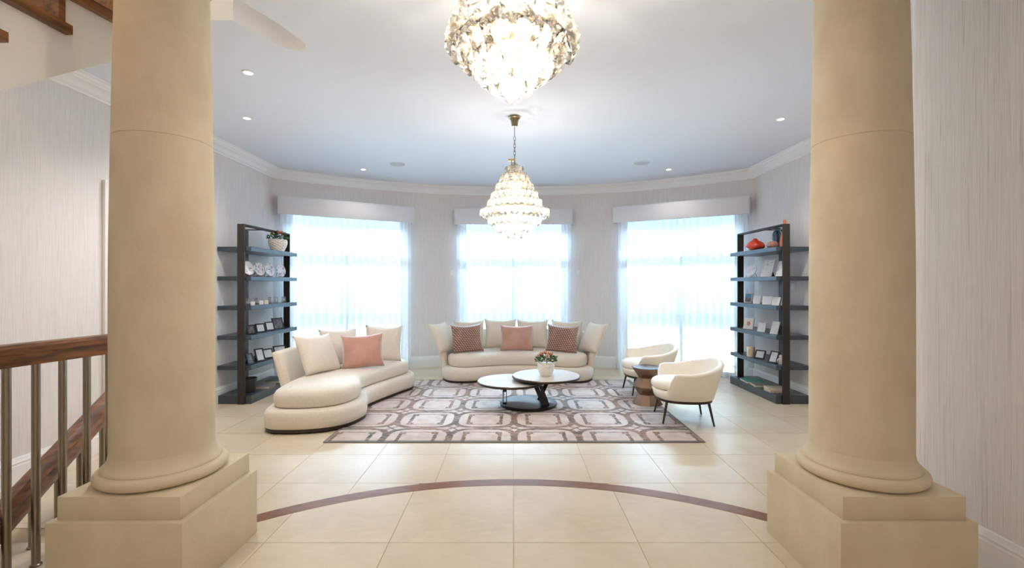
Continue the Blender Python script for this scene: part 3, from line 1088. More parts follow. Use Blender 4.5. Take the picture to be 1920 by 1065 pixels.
link('slanted_support', slant((0.17, -0.16, 0.035), (0.045, -0.12, 0.325), 0.055, 0.03), 'black_metal', ct, smooth=False)
link('slanted_support', slant((0.215, -0.14, 0.035), (0.10, -0.10, 0.325), 0.04, 0.02), 'black_metal', ct, smooth=False)
link('slanted_support', slant((0.13, 0.10, 0.035), (0.25, 0.04, 0.325), 0.05, 0.03), 'black_metal', ct, smooth=False)
bm = B()
y0 = -0.10
for x in (-0.287, -0.251): box(bm, x - 0.004, x + 0.004, y0 - 0.012, y0 + 0.012, 0.035, 0.268)
box(bm, -0.287, -0.251, y0 - 0.01, y0 + 0.01, 0.17, 0.205); box(bm, -0.287, -0.251, y0 - 0.01, y0 + 0.01, 0.035, 0.05)
link('open_post', bm, 'black_metal', ct, smooth=False)


# ------------------------------------------------------------------ potted flowers
def potted(loc, label, rp, hp, seed, colours, spread):
    rnd = random.Random(seed)
    r = thing('flower_pot', label, 'plant', loc)
    bm = B()
    n, rows_ = 22, 9
    rings = []
    for k in range(rows_ + 1):
        t = k / rows_
        rr = rp * (0.68 + 0.36 * math.sin(min(1.0, t / 0.8) * PI / 2) - 0.05 * max(0.0, (t - 0.8) / 0.2))
        ring = []
        for i in range(n):
            a = 2 * PI * i / n
            q = rr * (1.05 if (i + k) % 2 else 0.95)
            ring.append(bm.verts.new((q * math.cos(a), q * math.sin(a), hp * t)))
        rings.append(ring)
    for k, (a, b) in enumerate(zip(rings, rings[1:])):
        for i in range(n):
            j = (i + 1) % n
            if (i + k) % 2 == 0:
                bm.faces.new((a[i], a[j], b[i])); bm.faces.new((a[j], b[j], b[i]))
            else:
                bm.faces.new((a[i], b[j], b[i])); bm.faces.new((a[i], a[j], b[j]))
    bm.faces.new(rings[0][::-1])
    ins = [bm.verts.new((v.co.x * 0.88, v.co.y * 0.88, hp * 0.93)) for v in rings[-1]]
    ring_faces(bm, rings[-1], ins); bm.faces.new(ins)
    link('pot', bm, 'porcelain', r, smooth=False)
    bm = B()
    for i in range(120):
        a = rnd.uniform(0, 2 * PI); q = spread * math.sqrt(rnd.random()); zz = hp + 0.005 + rnd.random() * 0.09 * (1.1 - q / spread * 0.6)
        c = Vector((q * math.cos(a), q * math.sin(a), zz))
        out = Vector((math.cos(a) * (0.4 + q / spread), math.sin(a) * (0.4 + q / spread), rnd.uniform(-0.3, 0.9))).normalized()
        sd = out.cross(Vector((rnd.uniform(-1, 1), rnd.uniform(-1, 1), 1))).normalized()
        L, wd = rnd.uniform(0.03, 0.05), rnd.uniform(0.010, 0.017)
        up = out.cross(sd) * 0.006
        v = [bm.verts.new(c), bm.verts.new(c + out * L * 0.5 + sd * wd), bm.verts.new(c + out * L), bm.verts.new(c + out * L * 0.5 - sd * wd), bm.verts.new(c + out * L * 0.45 + up)]
        for p, q2 in ((0, 1), (1, 2), (2, 3), (3, 0)): bm.faces.new((v[p], v[q2], v[4]))
    tag(link('foliage', bm, 'leaf', r, smooth=False), kind='stuff')
    ga = 2.39996
    me = {}
    for i in range(9):
        q = spread * 0.85 * math.sqrt((i + 0.3) / 9); a = i * ga + seed
        m = colours[i % len(colours)]
        if m not in me:
            bm = B()
            for ly, (rr, zz, np_) in enumerate(((0.026, 0.0, 6), (0.02, 0.007, 5), (0.012, 0.013, 4))):
                for p in range(np_):
                    b0 = 2 * PI * (p + 0.5 * ly) / np_; b1_ = b0 + 2 * PI / np_ * 1.1
                    bmid = (b0 + b1_) / 2
                    vs = [bm.verts.new((0, 0, zz - 0.008)), bm.verts.new((rr * 0.75 * math.cos(b0), rr * 0.75 * math.sin(b0), zz + 0.005)),
                          bm.verts.new((rr * math.cos(bmid), rr * math.sin(bmid), zz + 0.011)), bm.verts.new((rr * 0.75 * math.cos(b1_), rr * 0.75 * math.sin(b1_), zz + 0.005))]
                    bm.faces.new((vs[0], vs[1], vs[2])); bm.faces.new((vs[0], vs[2], vs[3]))
            o = link('blossom', bm, m, r, smooth=False); me[m] = o.data
        else:
            o = link('blossom', me[m], None, r)
        o.location = (q * math.cos(a), q * math.sin(a), hp + 0.055 + 0.05 * (1 - (q / spread) ** 2))
        o.rotation_euler = (-0.9 * q / spread * math.sin(a), 0.9 * q / spread * math.cos(a), 0)
    return r


potted((0.365, 5.33, RZ + 0.352), 'white faceted pot of peach roses on the coffee table', 0.089, 0.155, 3, ['rose', 'rose_yellow', 'rose', 'rose_pink'], 0.105)


# ------------------------------------------------------------------ side table
bm = B()
prof = [(0.175, 0.0), (0.17, 0.006), (0.105, 0.105), (0.105, 0.112), (0.168, 0.195), (0.168, 0.205), (0.105, 0.30), (0.105, 0.306), (0.182, 0.408), (0.182, 0.416)]
lathe(bm, prof, 10, ph=0.2)
sdt = thing('side_table', 'copper zigzag pedestal side table between the two armchairs', 'table', (1.56, 5.50, RZ))
link('pedestal', bm, 'copper', sdt, smooth=False)
bm = B(); lathe(bm, [(0.176, 0.416), (0.178, 0.418), (0.176, 0.421)], 10, ph=0.2); link('table_top', bm, 'bronze_dark', sdt, smooth=False)


# ------------------------------------------------------------------ tub armchairs
def armchair(label, loc, rz):
    r = thing('tub_armchair', label, 'chair', loc, rz, 'cream tub armchairs')
    # local +x is the back of the chair
    n = 72

    def sstep(t): t = max(0, min(1, t)); return t * t * (3 - 2 * t)
    bm = B()
    rings = []
    for i in range(n):
        th = -PI + 2 * PI * i / n
        a = abs(math.degrees(th))
        top = 0.635 - 0.105 * sstep(a / 100.0)
        top = top + (0.335 - top) * sstep((a - 112) / 22)
        f = sstep((top - 0.335) / 0.2)
        # plan: a rounded tub
        ex = 1.0 / ((abs(math.cos(th)) ** 2.5 + abs(math.sin(th)) ** 2.5) ** (1 / 2.5))
        rb, rt = 0.275 * ex, (0.275 + 0.075 * f) * ex + 0.015
        rb_, rt_ = rb, rt
        tk = 0.062
        zs = [(rb - 0.02, 0.245), (rb, 0.252), (rb + (rt - rb) * 0.45, 0.245 + (top - 0.245) * 0.45), (rt, top - 0.025), (rt - 0.008, top - 0.007), (rt - tk / 2, top),
              (rt - tk + 0.008, top - 0.008), (rt - tk, top - 0.03), (rb - tk + (rt - rb) * 0.3, 0.245 + (top - 0.245) * 0.5), (rb - tk - 0.01, 0.30), (rb * 0.5, 0.30)]
        c, s_ = math.cos(th), math.sin(th)
        rings.append([bm.verts.new((q * c * 1.04, q * s_ * 1.06, z)) for q, z in zs])
    for i in range(n):
        a, b = rings[i], rings[(i + 1) % n]
        for j in range(len(a) - 1): bm.faces.new((a[j], b[j], b[j + 1], a[j + 1]))
    bm.faces.new([q[0] for q in rings]); bm.faces.new([q[-1] for q in rings][::-1])
    link('tub_shell', bm, 'leather', r, ang=60)
    bm = B()
    ol = []
    for i in range(48):
        th = 2 * PI * i / 48
        ex = 1.0 / ((abs(math.cos(th)) ** 2.6 + abs(math.sin(th)) ** 2.6) ** (1 / 2.6))
        ol.append((0.235 * ex * math.cos(th) * 1.1 - 0.055, 0.225 * ex * math.sin(th)))
    loft(bm, ol, [(0.05, 0.332), (0.015, 0.338), (0.0, 0.36), (0.0, 0.385), (0.012, 0.408), (0.04, 0.425), (0.09, 0.436), (0.15, 0.44)])
    link('seat_cushion', bm, 'leather', r, ang=60)
    bm = B()
    ol = []
    for i in range(48):
        th = 2 * PI * i / 48
        ex = 1.0 / ((abs(math.cos(th)) ** 2.5 + abs(math.sin(th)) ** 2.5) ** (1 / 2.5))
        ol.append((0.262 * ex * math.cos(th) * 1.04, 0.262 * ex * math.sin(th) * 1.06))
    loft(bm, ol, [(0.0, 0.222), (0.0, 0.2435)])
    link('base_frame', bm, 'bronze_dark', r, ang=40)
    for sx in (-1, 1):
        for sy in (-1, 1):
            bm = B(); tube(bm, [(sx * 0.20, sy * 0.19, 0.23), (sx * 0.245, sy * 0.222, 0.0135 if sx < 0 else 0.0)], 0.014, 10, r2=0.009)
            link('leg', bm, 'bronze_dark', r)
    return r


ac = armchair('cream leather tub armchair nearest the camera, right of the rug', (1.75, 4.88, 0), R(-6))
ac2 = dup(ac, (1.71, 6.08, 0), R(2), 'cream leather tub armchair behind the zigzag side table')


# ------------------------------------------------------------------ shelves
LV = [1.836, 1.490, 1.145, 0.797, 0.446]


def shelf_unit(s, label):
    """s=-1: against the left wall, s=+1: against the right wall. The unit runs along the wall from y=5.50 to 6.67."""
    r = thing('shelf_unit', label, 'shelf', (s * 3.25, 5.5, 0))
    xin, xout = -0.19, 0.205      # towards the room, towards the wall (before mirroring)

    def bx(x0, x1, y0, y1, z0, z1, bev=0.003):
        b = B(); X = sorted((x0 * s, x1 * s)); box(b, X[0], X[1], y0, y1, z0, z1, bev, 1); return b
    for z in LV:
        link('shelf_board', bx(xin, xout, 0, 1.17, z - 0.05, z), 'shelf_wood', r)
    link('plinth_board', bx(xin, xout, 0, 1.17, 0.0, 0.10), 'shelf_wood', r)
    for y in (-0.022, 1.08):
        link('post', bx(-0.125, -0.04, y, y + 0.02, 0.0, 2.10), 'post_wood', r)
    link('post', bx(0.185, 0.204, 0.54, 0.62, 0.10, 2.09), 'post_wood', r)
    link('top_rail', bx(-0.125, -0.04, -0.002, 1.08, 2.082, 2.10), 'post_wood', r)
    link('top_rail', bx(-0.04, 0.204, 0.55, 0.60, 2.0905, 2.10), 'post_wood', r)
    return r


shelf_unit(-1, 'dark oak open shelf unit against the left wall')
shelf_unit(1, 'dark oak open shelf unit against the right wall')


def at(px, y=None, x=None):
    """Plan point on the bearing of a photograph column, at a given lateral x."""
    k = (px - 963) / 885
    return (x, x / k)


def photo_frame(name, loc, yaw, w, h, fm, pm, label, group, lean=16, mat_w=0.016, extra=None, base_label=None):
    r = thing(name, label, 'picture frame', loc, yaw, group)
    L = R(lean)
    rot = Matrix.Rotation(-L, 4, 'X')
    bm = B()
    t = 0.012
    for a in ((-w / 2, -w / 2 + mat_w, 0, h), (w / 2 - mat_w, w / 2, 0, h), (-w / 2 + mat_w, w / 2 - mat_w, 0, mat_w), (-w / 2 + mat_w, w / 2 - mat_w, h - mat_w, h)):
        box(bm, a[0], a[1], -t / 2, t / 2, a[2], a[3], rot=rot)
    link('frame', bm, fm, r, smooth=False)
    bm = B(); box(bm, -w / 2 + mat_w, w / 2 - mat_w, -0.001, 0.004, mat_w, h - mat_w, rot=rot)
    link('print', bm, pm, r, smooth=False)
    bm = B()
    top = rot @ Vector((0, 0.007, h * 0.7))
    q = [(-0.012, top.y, top.z), (0.012, top.y, top.z), (0.02, top.y + h * 0.33, 0), (-0.02, top.y + h * 0.33, 0)]
    va = [bm.verts.new(p) for p in q]; vb = [bm.verts.new((p[0], p[1] + 0.004, p[2])) for p in q]
    bm.faces.new(va); bm.faces.new(vb[::-1]); ring_faces(bm, va, vb)
    link('easel_back', bm, 'frame_black', r, smooth=False)
    if extra: extra(r, rot, w, h)
    return r


def flower_print(r, rot, w, h):
    bm = B()
    for i in range(5):
        a = 2 * PI * i / 5
        c = Vector((0.014 * math.cos(a), -0.0025, h * 0.5 + 0.018 * math.sin(a)))
        vs = [bm.verts.new(rot @ (c + Vector((0.014 * math.cos(k * PI / 4), 0, 0.014 * math.sin(k * PI / 4))))) for k in range(8)]
        bm.faces.new(vs)
    link('flower_motif', bm, 'print_pink', r, smooth=False)


def sky_print(r, rot, w, h):
    bm = B(); box(bm, -w * 0.32, w * 0.32, -0.003, -0.0012, h * 0.55, h * 0.84, rot=rot)
    link('sky_motif', bm, 'print_sky', r, smooth=False)


# left unit ---------------------------------------------------------------
potted((*at(521, x=-3.12), LV[0]), 'white faceted pot of pink and orange flowers on top of left shelf', 0.108, 0.15, 5, ['rose_pink', 'rose', 'rose_pink', 'rose_yellow'], 0.12)


def plate_stand(px, k, label, tint):
    x, y = at(px, x=-3.17)
    r = thing('decorative_plate', label, 'plate', (x, y, LV[1]), R(76), 'plates on stands on the left shelf')
    rot = Matrix.Translation((0, 0.0, 0.098)) @ Matrix.Rotation(R(-14), 4, 'X') @ Matrix.Rotation(R(90), 4, 'X')
    bm = B(); lathe(bm, [(0.0, 0.0), (0.05, 0.0), (0.058, 0.006), (0.083, 0.011), (0.086, 0.009), (0.086, 0.005), (0.055, -0.004), (0.0, -0.005)], 32)
    bmesh.ops.transform(bm, matrix=rot, verts=bm.verts)
    link('plate', bm, tint, r, ang=50)
    bm = B()
    for sx in (-0.03, 0.03):
        tube(bm, [(sx, -0.03, 0.025), (sx, -0.022, 0.006), (sx, 0.05, 0.006), (sx * 0.6, 0.028, 0.09)], 0.004, 6)
    tube(bm, [(-0.035, 0.0, 0.008), (0.035, 0.0, 0.008)], 0.005, 6)
    link('stand', bm, 'rose_wood', r)


M['rose_wood'] = plain('rosewood_stand', (150, 96, 84), 0.4)


def m_plate(name, cols, seed):
    m, nt, b = base(name)
    v = coords(nt)
    mp = nt.nodes.new('ShaderNodeMapping'); mp.inputs['Location'].default_value = (seed, seed * 2, 0); nt.links.new(v, mp.inputs[0])
    n1 = noise(nt, mp.outputs[0], (1, 1, 1), 26, 3)
    n2 = noise(nt, mp.outputs[0], (1, 1, 1), 34, 2)
    c = mixc(nt, n1.sm(0.56, 0.62), lin((232, 230, 232)), lin(tuple((v + 120) // 2 + 30 for v in cols[0])))
    c = mixc(nt, n2.sm(0.60, 0.66), c, lin(tuple((v + 120) // 2 + 30 for v in cols[1])))
    nt.links.new(c, b.inputs['Base Color']); b.inputs['Roughness'].default_value = 0.2
    return m


for i, (cols, px, lab) in enumerate((
        (((60, 110, 130), (190, 140, 150)), 464.5, 'painted plate with teal motif on stand beside the post of the left shelf'),
        (((196, 150, 160), (110, 140, 180)), 485, 'painted plate with pink and blue motif, second from the left post'),
        (((90, 150, 130), (150, 160, 190)), 504.5, 'painted plate with green motif, third from the left post'),
        (((70, 80, 120), (180, 120, 140)), 526, 'painted plate with dark blue motif, farthest of the four plates'))):
    M['plate%d' % i] = m_plate('painted_plate', cols, i * 3.7)
    plate_stand(px, i, lab, 'plate%d' % i)


def jar(px, x, w, h, kind, label):
    x, y = at(px, x=x)
    r = thing('tealight_holder', label, 'candle holder', (x, y, LV[2]), R(30), 'small holders on the left shelf')
    bm = B()
    if kind == 'glass':
        box(bm, -w / 2, w / 2, -w / 2, w / 2, 0, h, 0.004)
        link('glass_block', bm, 'jar_glass', r, smooth=False)
        bm = B(); lathe(bm, [(w * 0.28, h * 0.3), (w * 0.3, h * 0.62)], 16); link('candle', bm, 'porcelain', r)
    else:
        box(bm, -w / 2, w / 2, -w / 2, w / 2, 0, h, 0.004)
        link('holder', bm, 'porcelain', r, smooth=False)
        bm = B(); lathe(bm, [(w * 0.3, h), (w * 0.3, h + 0.006)], 16); link('candle_cup', bm, 'frame_silver', r)


jar(464, -3.16, 0.045, 0.082, 'glass', 'square glass holder beside the near post on the left shelf')
jar(474, -3.11, 0.047, 0.045, 'white', 'low white holder between two glass holders near the post')
jar(480, -3.22, 0.035, 0.085, 'glass', 'glass holder standing behind the low white holders, nearest the post')
jar(490, -3.11, 0.046, 0.05, 'white', 'low white holder in the middle of the third left shelf')
jar(499.5, -3.11, 0.046, 0.05, 'white', 'low white holder just left of the tall clear glass holders')
jar(505.5, -3.20, 0.036, 0.085, 'glass', 'glass holder standing behind the low white holders, away from the post')
jar(517, -3.13, 0.05, 0.085, 'glass', 'clear square glass holder second from the far post')
jar(532, -3.13, 0.05, 0.09, 'glass', 'clear square glass holder against the far post of the left shelf')

FL = 'black photo frames on the left shelf'
F4 = [(472.5, -3.13, 0.085, 0.115, 'print_dark', 'black photo frame nearest the post, fourth shelf down on the left'),
      (490, -3.13, 0.10, 0.115, 'print_pale', 'black photo frame with pale picture, second from post, fourth left shelf'),
      (507.5, -3.13, 0.10, 0.12, 'print_pale', 'black photo frame with pale picture, third from post, fourth left shelf'),
      (523, -3.13, 0.125, 0.155, 'print_dark', 'largest black photo frame, at the far end of the fourth left shelf')]
for px, x, w, h, pm, lab in F4:
    xx, yy = at(px, x=x); photo_frame('photo_frame', (xx, yy, LV[3] + 0.001), R(66), w * 1.3, h, 'frame_black', pm, lab, FL)
F5 = [(472, -3.13, 0.075, 0.13, 'print_dark', 44, 'slim black photo frame turned sideways beside the post, fifth left shelf'),
      (490, -3.11, 0.095, 0.165, 'print_pale', 34, 'tall black photo frame with blue white picture, fifth left shelf'),
      (504.5, -3.13, 0.115, 0.13, 'print_pale', 32, 'black photo frame third from the post, fifth left shelf'),
      (526.5, -3.13, 0.14, 0.13, 'print_pale', 26, 'wide black photo frame at the far end of the fifth left shelf')]
for px, x, w, h, pm, yw, lab in F5:
    xx, yy = at(px, x=x); photo_frame('photo_frame', (xx, yy, LV[4] + 0.001), R(yw + 32), w * 1.28, h, 'frame_black', pm, lab, FL, 20)

xx, yy = at(468.5, x=-3.17)
wb = thing('waste_bin', 'grey tapered bin beside the post on the left shelf plinth', 'bin', (xx, yy, 0.10))
bm = B(); lathe(bm, [(0.06, 0.0), (0.078, 0.17), (0.074, 0.17), (0.057, 0.006)], 28); link('bin_body', bm, 'bin', wb)
bm = B(); tube(bm, [(0.077 * math.cos(2 * PI * i / 28), 0.077 * math.sin(2 * PI * i / 28), 0.17) for i in range(28)], 0.004, 6, True); link('rim', bm, 'black_metal', wb)


def book(loc, yaw, w, d, h, cover, label, group):
    r = thing('book', label, 'book', loc, yaw, group)
    bm = B(); box(bm, -w / 2, w / 2, -d / 2, d / 2, 0, 0.004); box(bm, -w / 2, w / 2, -d / 2, d / 2, h - 0.004, h)
    box(bm, w / 2 - 0.004, w / 2, -d / 2, d / 2, 0.004, h - 0.004)
    link('cover', bm, cover, r, smooth=False)
    bm = B(); box(bm, -w / 2 + 0.005, w / 2 - 0.004, -d / 2 + 0.004, d / 2 - 0.004, 0.004, h - 0.004); link('page_block', bm, 'pages', r, smooth=False)


xx, yy = at(494, x=-3.14)
book((xx, yy, 0.10), R(8), 0.22, 0.20, 0.035, 'cover_grey', 'grey topped book with white pages beside the bin', 'books on the left plinth')
xx, yy = at(519, x=-3.15)
book((xx, yy, 0.10), R(6), 0.22, 0.22, 0.035, 'cover_dark', 'dark closed book at the far end of the left plinth', 'books on the left plinth')

# right unit ---------------------------------------------------------------
xx, yy = at(1416, x=3.13)
v = thing('onion_vase', 'glossy red onion shaped vase on top of the right shelf', 'vase', (xx, yy, LV[0]))
bm = B(); lathe(bm, [(0.05, 0), (0.085, 0.008), (0.112, 0.035), (0.116, 0.06), (0.10, 0.09), (0.07, 0.112), (0.04, 0.128), (0.024, 0.145), (0.018, 0.155), (0.012, 0.155), (0.012, 0.14)], 40)
link('vase_body', bm, 'red_glaze', v, ang=60)
xx, yy = at(1448.5, x=3.16)
v = thing('round_vase', 'small mauve round vase beside the teal vase on the right shelf', 'vase', (xx, yy, LV[0]))
bm = B(); lathe(bm, [(0.035, 0), (0.055, 0.01), (0.063, 0.035), (0.06, 0.06), (0.045, 0.08), (0.028, 0.088), (0.02, 0.086), (0.02, 0.07)], 32); link('vase_body', bm, 'mauve_glaze', v, ang=60)
xx, yy = at(1457, x=3.24)
v = thing('tall_vase', 'tall teal blue glazed vase on top of the right shelf', 'vase', (xx, yy, LV[0]))
bm = B(); lathe(bm, [(0.038, 0), (0.042, 0.02), (0.052, 0.12), (0.054, 0.17), (0.046, 0.20), (0.032, 0.215), (0.034, 0.235), (0.05, 0.245), (0.05, 0.25), (0.04, 0.25), (0.03, 0.2)], 32); link('vase_body', bm, 'teal_glaze', v, ang=60)
xx, yy = at(1471.5, x=3.22)
v = thing('bottle_vase', 'tapered orange bottle vase behind the near post of the right shelf', 'vase', (xx, yy, LV[0]))
bm = B(); lathe(bm, [(0.05, 0), (0.056, 0.02), (0.055, 0.06), (0.042, 0.14), (0.026, 0.20), (0.018, 0.27), (0.015, 0.325), (0.010, 0.325), (0.010, 0.3)], 28); link('vase_body', bm, 'orange_glaze', v, ang=60)

FR = 'white frames on the right shelf'
xx, yy = at(1409, x=3.15)
r_ = thing('display_disc', 'round white plaque on wire stand at the far end of the right shelf', 'plaque', (xx, yy, LV[1]), R(-74))
bm = B(); lathe(bm, [(0.0, 0.0), (0.086, 0.0), (0.089, 0.003), (0.089, 0.008), (0.0, 0.008)], 36)
bmesh.ops.transform(bm, matrix=Matrix.Translation((0, 0, 0.094)) @ Matrix.Rotation(R(-18), 4, 'X') @ Matrix.Rotation(R(90), 4, 'X'), verts=bm.verts)
link('disc', bm, 'print_pale', r_, ang=40)
bm = B(); tube(bm, [(0.0, 0.02, 0.12), (0.0, 0.09, 0.003)], 0.003, 6); tube(bm, [(-0.03, 0.0, 0.004), (0.0, 0.09, 0.004), (0.03, 0.0, 0.004)], 0.003, 6); link('wire_stand', bm, 'black_metal', r_)
SP = [  # px, x, level, w, h, yaw, frame, print, lean, label, extra
    (1436, 3.15, 1, 0.135, 0.22, -36, 'frame_white', 'print_pale', 20, 'tall white framed certificate in the middle of the second right shelf', None),
    (1463, 3.16, 1, 0.11, 0.19, -36, 'frame_white', 'print_pale', 20, 'white framed certificate half hidden by the near post', None),
    (1402.5, 3.14, 2, 0.10, 0.135, -32, 'frame_silver', 'print_dark', 12, 'silver photo frame with blue sky picture at the far end', sky_print),
    (1418.5, 3.12, 2, 0.095, 0.105, -34, 'frame_white', 'print_pale', 16, 'small white frame next to the blue sky picture', None),
    (1437.5, 3.12, 2, 0.105, 0.105, -28, 'frame_white', 'print_pale', 14, 'small white frame in the middle of the third right shelf', None),
    (1453.5, 3.12, 2, 0.085, 0.10, -34, 'frame_white', 'print_pale', 18, 'small white frame just left of the near post, third right shelf', None),
    (1468.5, 3.2, 2, 0.07, 0.10, -40, 'frame_white', 'print_pale', 18, 'small white frame mostly hidden behind the near post', None),
    (1402.5, 3.13, 3, 0.125, 0.15, -30, 'frame_white', 'porcelain', 12, 'pale frame with pink flower drawing on the right shelf', flower_print),
    (1427, 3.12, 3, 0.095, 0.115, -32, 'frame_white', 'print_pale', 14, 'white photo frame right of the pink flower drawing', None),
    (1450.5, 3.12, 3, 0.085, 0.155, -34, 'frame_white', 'print_pale', 18, 'narrow tall white frame on the fourth right shelf', None),
    (1466, 3.2, 3, 0.07, 0.13, -42, 'frame_black', 'print_dark', 18, 'dark frame half hidden behind the near post on the right', None),
    (1423, 3.13, 4, 0.12, 0.115, -30, 'frame_black', 'print_pale', 24, 'wide dark photo frame beside the mug', None),
    (1447.5, 3.12, 4, 0.105, 0.15, -36, 'frame_black', 'print_pale', 24, 'tall black photo frame on the fifth right shelf', None),
]
for px, x, lv, w, h, yw, fm, pm, ln, lab, ex in SP:
    xx, yy = at(px, x=x)
    photo_frame('photo_frame', (xx, yy, LV[lv] + 0.001), R(yw - 32), w * 1.12, h, fm, pm, lab, FR if fm == 'frame_white' else 'dark frames on the right shelf', ln, 0.008 if fm == 'frame_white' else 0.014, ex)
xx, yy = at(1408, x=3.12)
mg = thing('mug', 'beige mug at the far end of the fifth right shelf', 'mug', (xx, yy, LV[4]))
bm = B(); lathe(bm, [(0.046, 0), (0.05, 0.006), (0.05, 0.135), (0.046, 0.135), (0.044, 0.01)], 32); link('mug_body', bm, 'mug', mg, ang=50)
bm = B(); tube(bm, [(-0.75 * (0.046 + 0.034 * math.sin(PI * i / 10)), -0.66 * (0.046 + 0.034 * math.sin(PI * i / 10)), 0.03 + 0.08 * i / 10) for i in range(11)], 0.006, 8); link('mug_handle', bm, 'mug', mg)
xx, yy = at(1465, x=3.19)
sc_ = thing('figurine', 'small white sculpted figurine beside the near post of the right shelf', 'figurine', (xx, yy, LV[4]))
bm = B(); lathe(bm, [(0.03, 0), (0.034, 0.01), (0.03, 0.03), (0.036, 0.045), (0.03, 0.065), (0.02, 0.075), (0.028, 0.09), (0.018, 0.108), (0, 0.112)], 20); link('figurine_body', bm, 'porcelain', sc_, ang=60)
bm = B(); tube(bm, [(-0.02, 0, 0.07), (-0.045, 0, 0.05), (-0.05, 0, 0.02)], 0.009, 8, r2=0.006); link('figurine_arm', bm, 'porcelain', sc_)
BG = 'books on the right plinth'
xx, yy = at(1411, x=3.17)
book((xx, yy, 0.10), R(-6), 0.24, 0.26, 0.03, 'cover_green', 'green covered book at the far end of the right plinth', BG)
xx, yy = at(1428, x=3.17)
book((xx, yy - 0.02, 0.10), R(-8), 0.24, 0.20, 0.03, 'cover_grey', 'grey covered book between the green book and the cream stack', BG)
xx, yy = at(1455, x=3.18)
book((xx, yy, 0.10), R(-4), 0.22, 0.17, 0.026, 'cover_cream', 'lower cream book of the stack of two by the near post', BG)
book((xx - 0.005, yy + 0.005, 0.1265), R(-10), 0.22, 0.16, 0.024, 'cover_cream', 'upper cream book of the stack of two by the near post', BG)


# ------------------------------------------------------------------ wall plates, ceiling fittings
def wall_plate(loc, rz, w, h, label, mat='white_plastic'):
    r = thing('wall_switch', label, 'switch', loc, rz)
    bm = B(); box(bm, -w / 2, w / 2, -0.008, 0, -h / 2, h / 2, 0.002); link('plate', bm, mat, r)
    bm = B(); box(bm, -w / 4, w / 4, -0.011, -0.008, -h / 4, h / 4, 0.001); link('rocker', bm, 'white_plastic', r)


for a, lab in ((-11.9, 'small white wall switch between the left and middle windows'), (12.4, 'small white wall switch between the middle and right windows')):
    px_, py_ = arcp(a + (0), RW)
    wall_plate((px_, py_, 1.59), R(-a), 0.04, 0.09, lab)
wall_plate((XW, 5.85, 1.37), R(-90), 0.075, 0.085, 'square white wall switch on the right wall behind the shelf')

DL = 'recessed ceiling downlights'
dls = [(-2.07, 3.68, 'recessed ceiling downlight on the left, nearest the camera'), (-2.65, 4.69, 'recessed ceiling downlight on the left, second from the camera'),
       (2.67, 4.72, 'recessed ceiling downlight on the right near the column'), (-2.16, 6.79, 'recessed ceiling downlight beside the left speaker'), (2.23, 6.79, 'recessed ceiling downlight beside the right speaker')]
for x, y, lab in dls:
    r = thing('downlight', lab, 'ceiling light', (x, y, ZC), 0, DL)
    bm = B(); lathe(bm, [(0.045, -0.001), (0.047, -0.006), (0.033, -0.006), (0.032, -0.001)], 28, cap=False); link('bezel', bm, 'white_plastic', r)
    bm = B(); lathe(bm, [(0.0, -0.0025), (0.026, -0.0025), (0.026, -0.0005), (0.0, -0.0005)], 24); link('lens', bm, 'downlight', r)
    sp = lamp('downlight_beam', 'SPOT', (0, 0, -0.02), 26 if y < 6 else 5, (1.0, 0.95, 0.9), 0.03, parent=r); sp.data.spot_size = R(140); sp.data.spot_blend = 0.8
for x, y, lab in ((-1.6, 6.49, 'round flush ceiling speaker on the left'), (1.745, 6.43, 'round flush ceiling speaker on the right')):
    r = thing('ceiling_speaker', lab, 'speaker', (x, y, ZC), 0, 'ceiling speakers')
    bm = B(); lathe(bm, [(0.0, -0.004), (0.105, -0.004), (0.105, -0.0005), (0, -0.0005)], 36); link('grille', bm, 'speaker_grille', r)
    bm = B(); lathe(bm, [(0.106, -0.0005), (0.106, -0.006), (0.112, -0.005), (0.113, -0.0005)], 36, cap=False); link('bezel', bm, 'white_plastic', r)


# ------------------------------------------------------------------ chandeliers
def crystal_mesh(w, h, t):
    bm = B()
    out = [(0, 0.5), (0.26, 0.40), (0.5, 0.26), (0.5, 0), (0.5, -0.26), (0.26, -0.40), (0, -0.5), (-0.26, -0.40), (-0.5, -0.26), (-0.5, 0), (-0.5, 0.26), (-0.26, 0.40)]
    rim = [bm.verts.new((x * w, -0.12 * t if i % 2 else 0.12 * t, z * h)) for i, (x, z) in enumerate(out)]
    mid = [bm.verts.new((x * w * 0.5, -t * (0.30 if i % 2 else 0.62), z * h * 0.5)) for i, (x, z) in enumerate(out)]
    c1 = bm.verts.new((0, -t * 0.35, 0)); c2 = bm.verts.new((0, t * 0.5, 0))
    n = 12
    for i in range(n):
        j = (i + 1) % n
        bm.faces.new((rim[i], rim[j], mid[j], mid[i])); bm.faces.new((mid[i], mid[j], c1)); bm.faces.new((rim[j], rim[i], c2))
    return bm


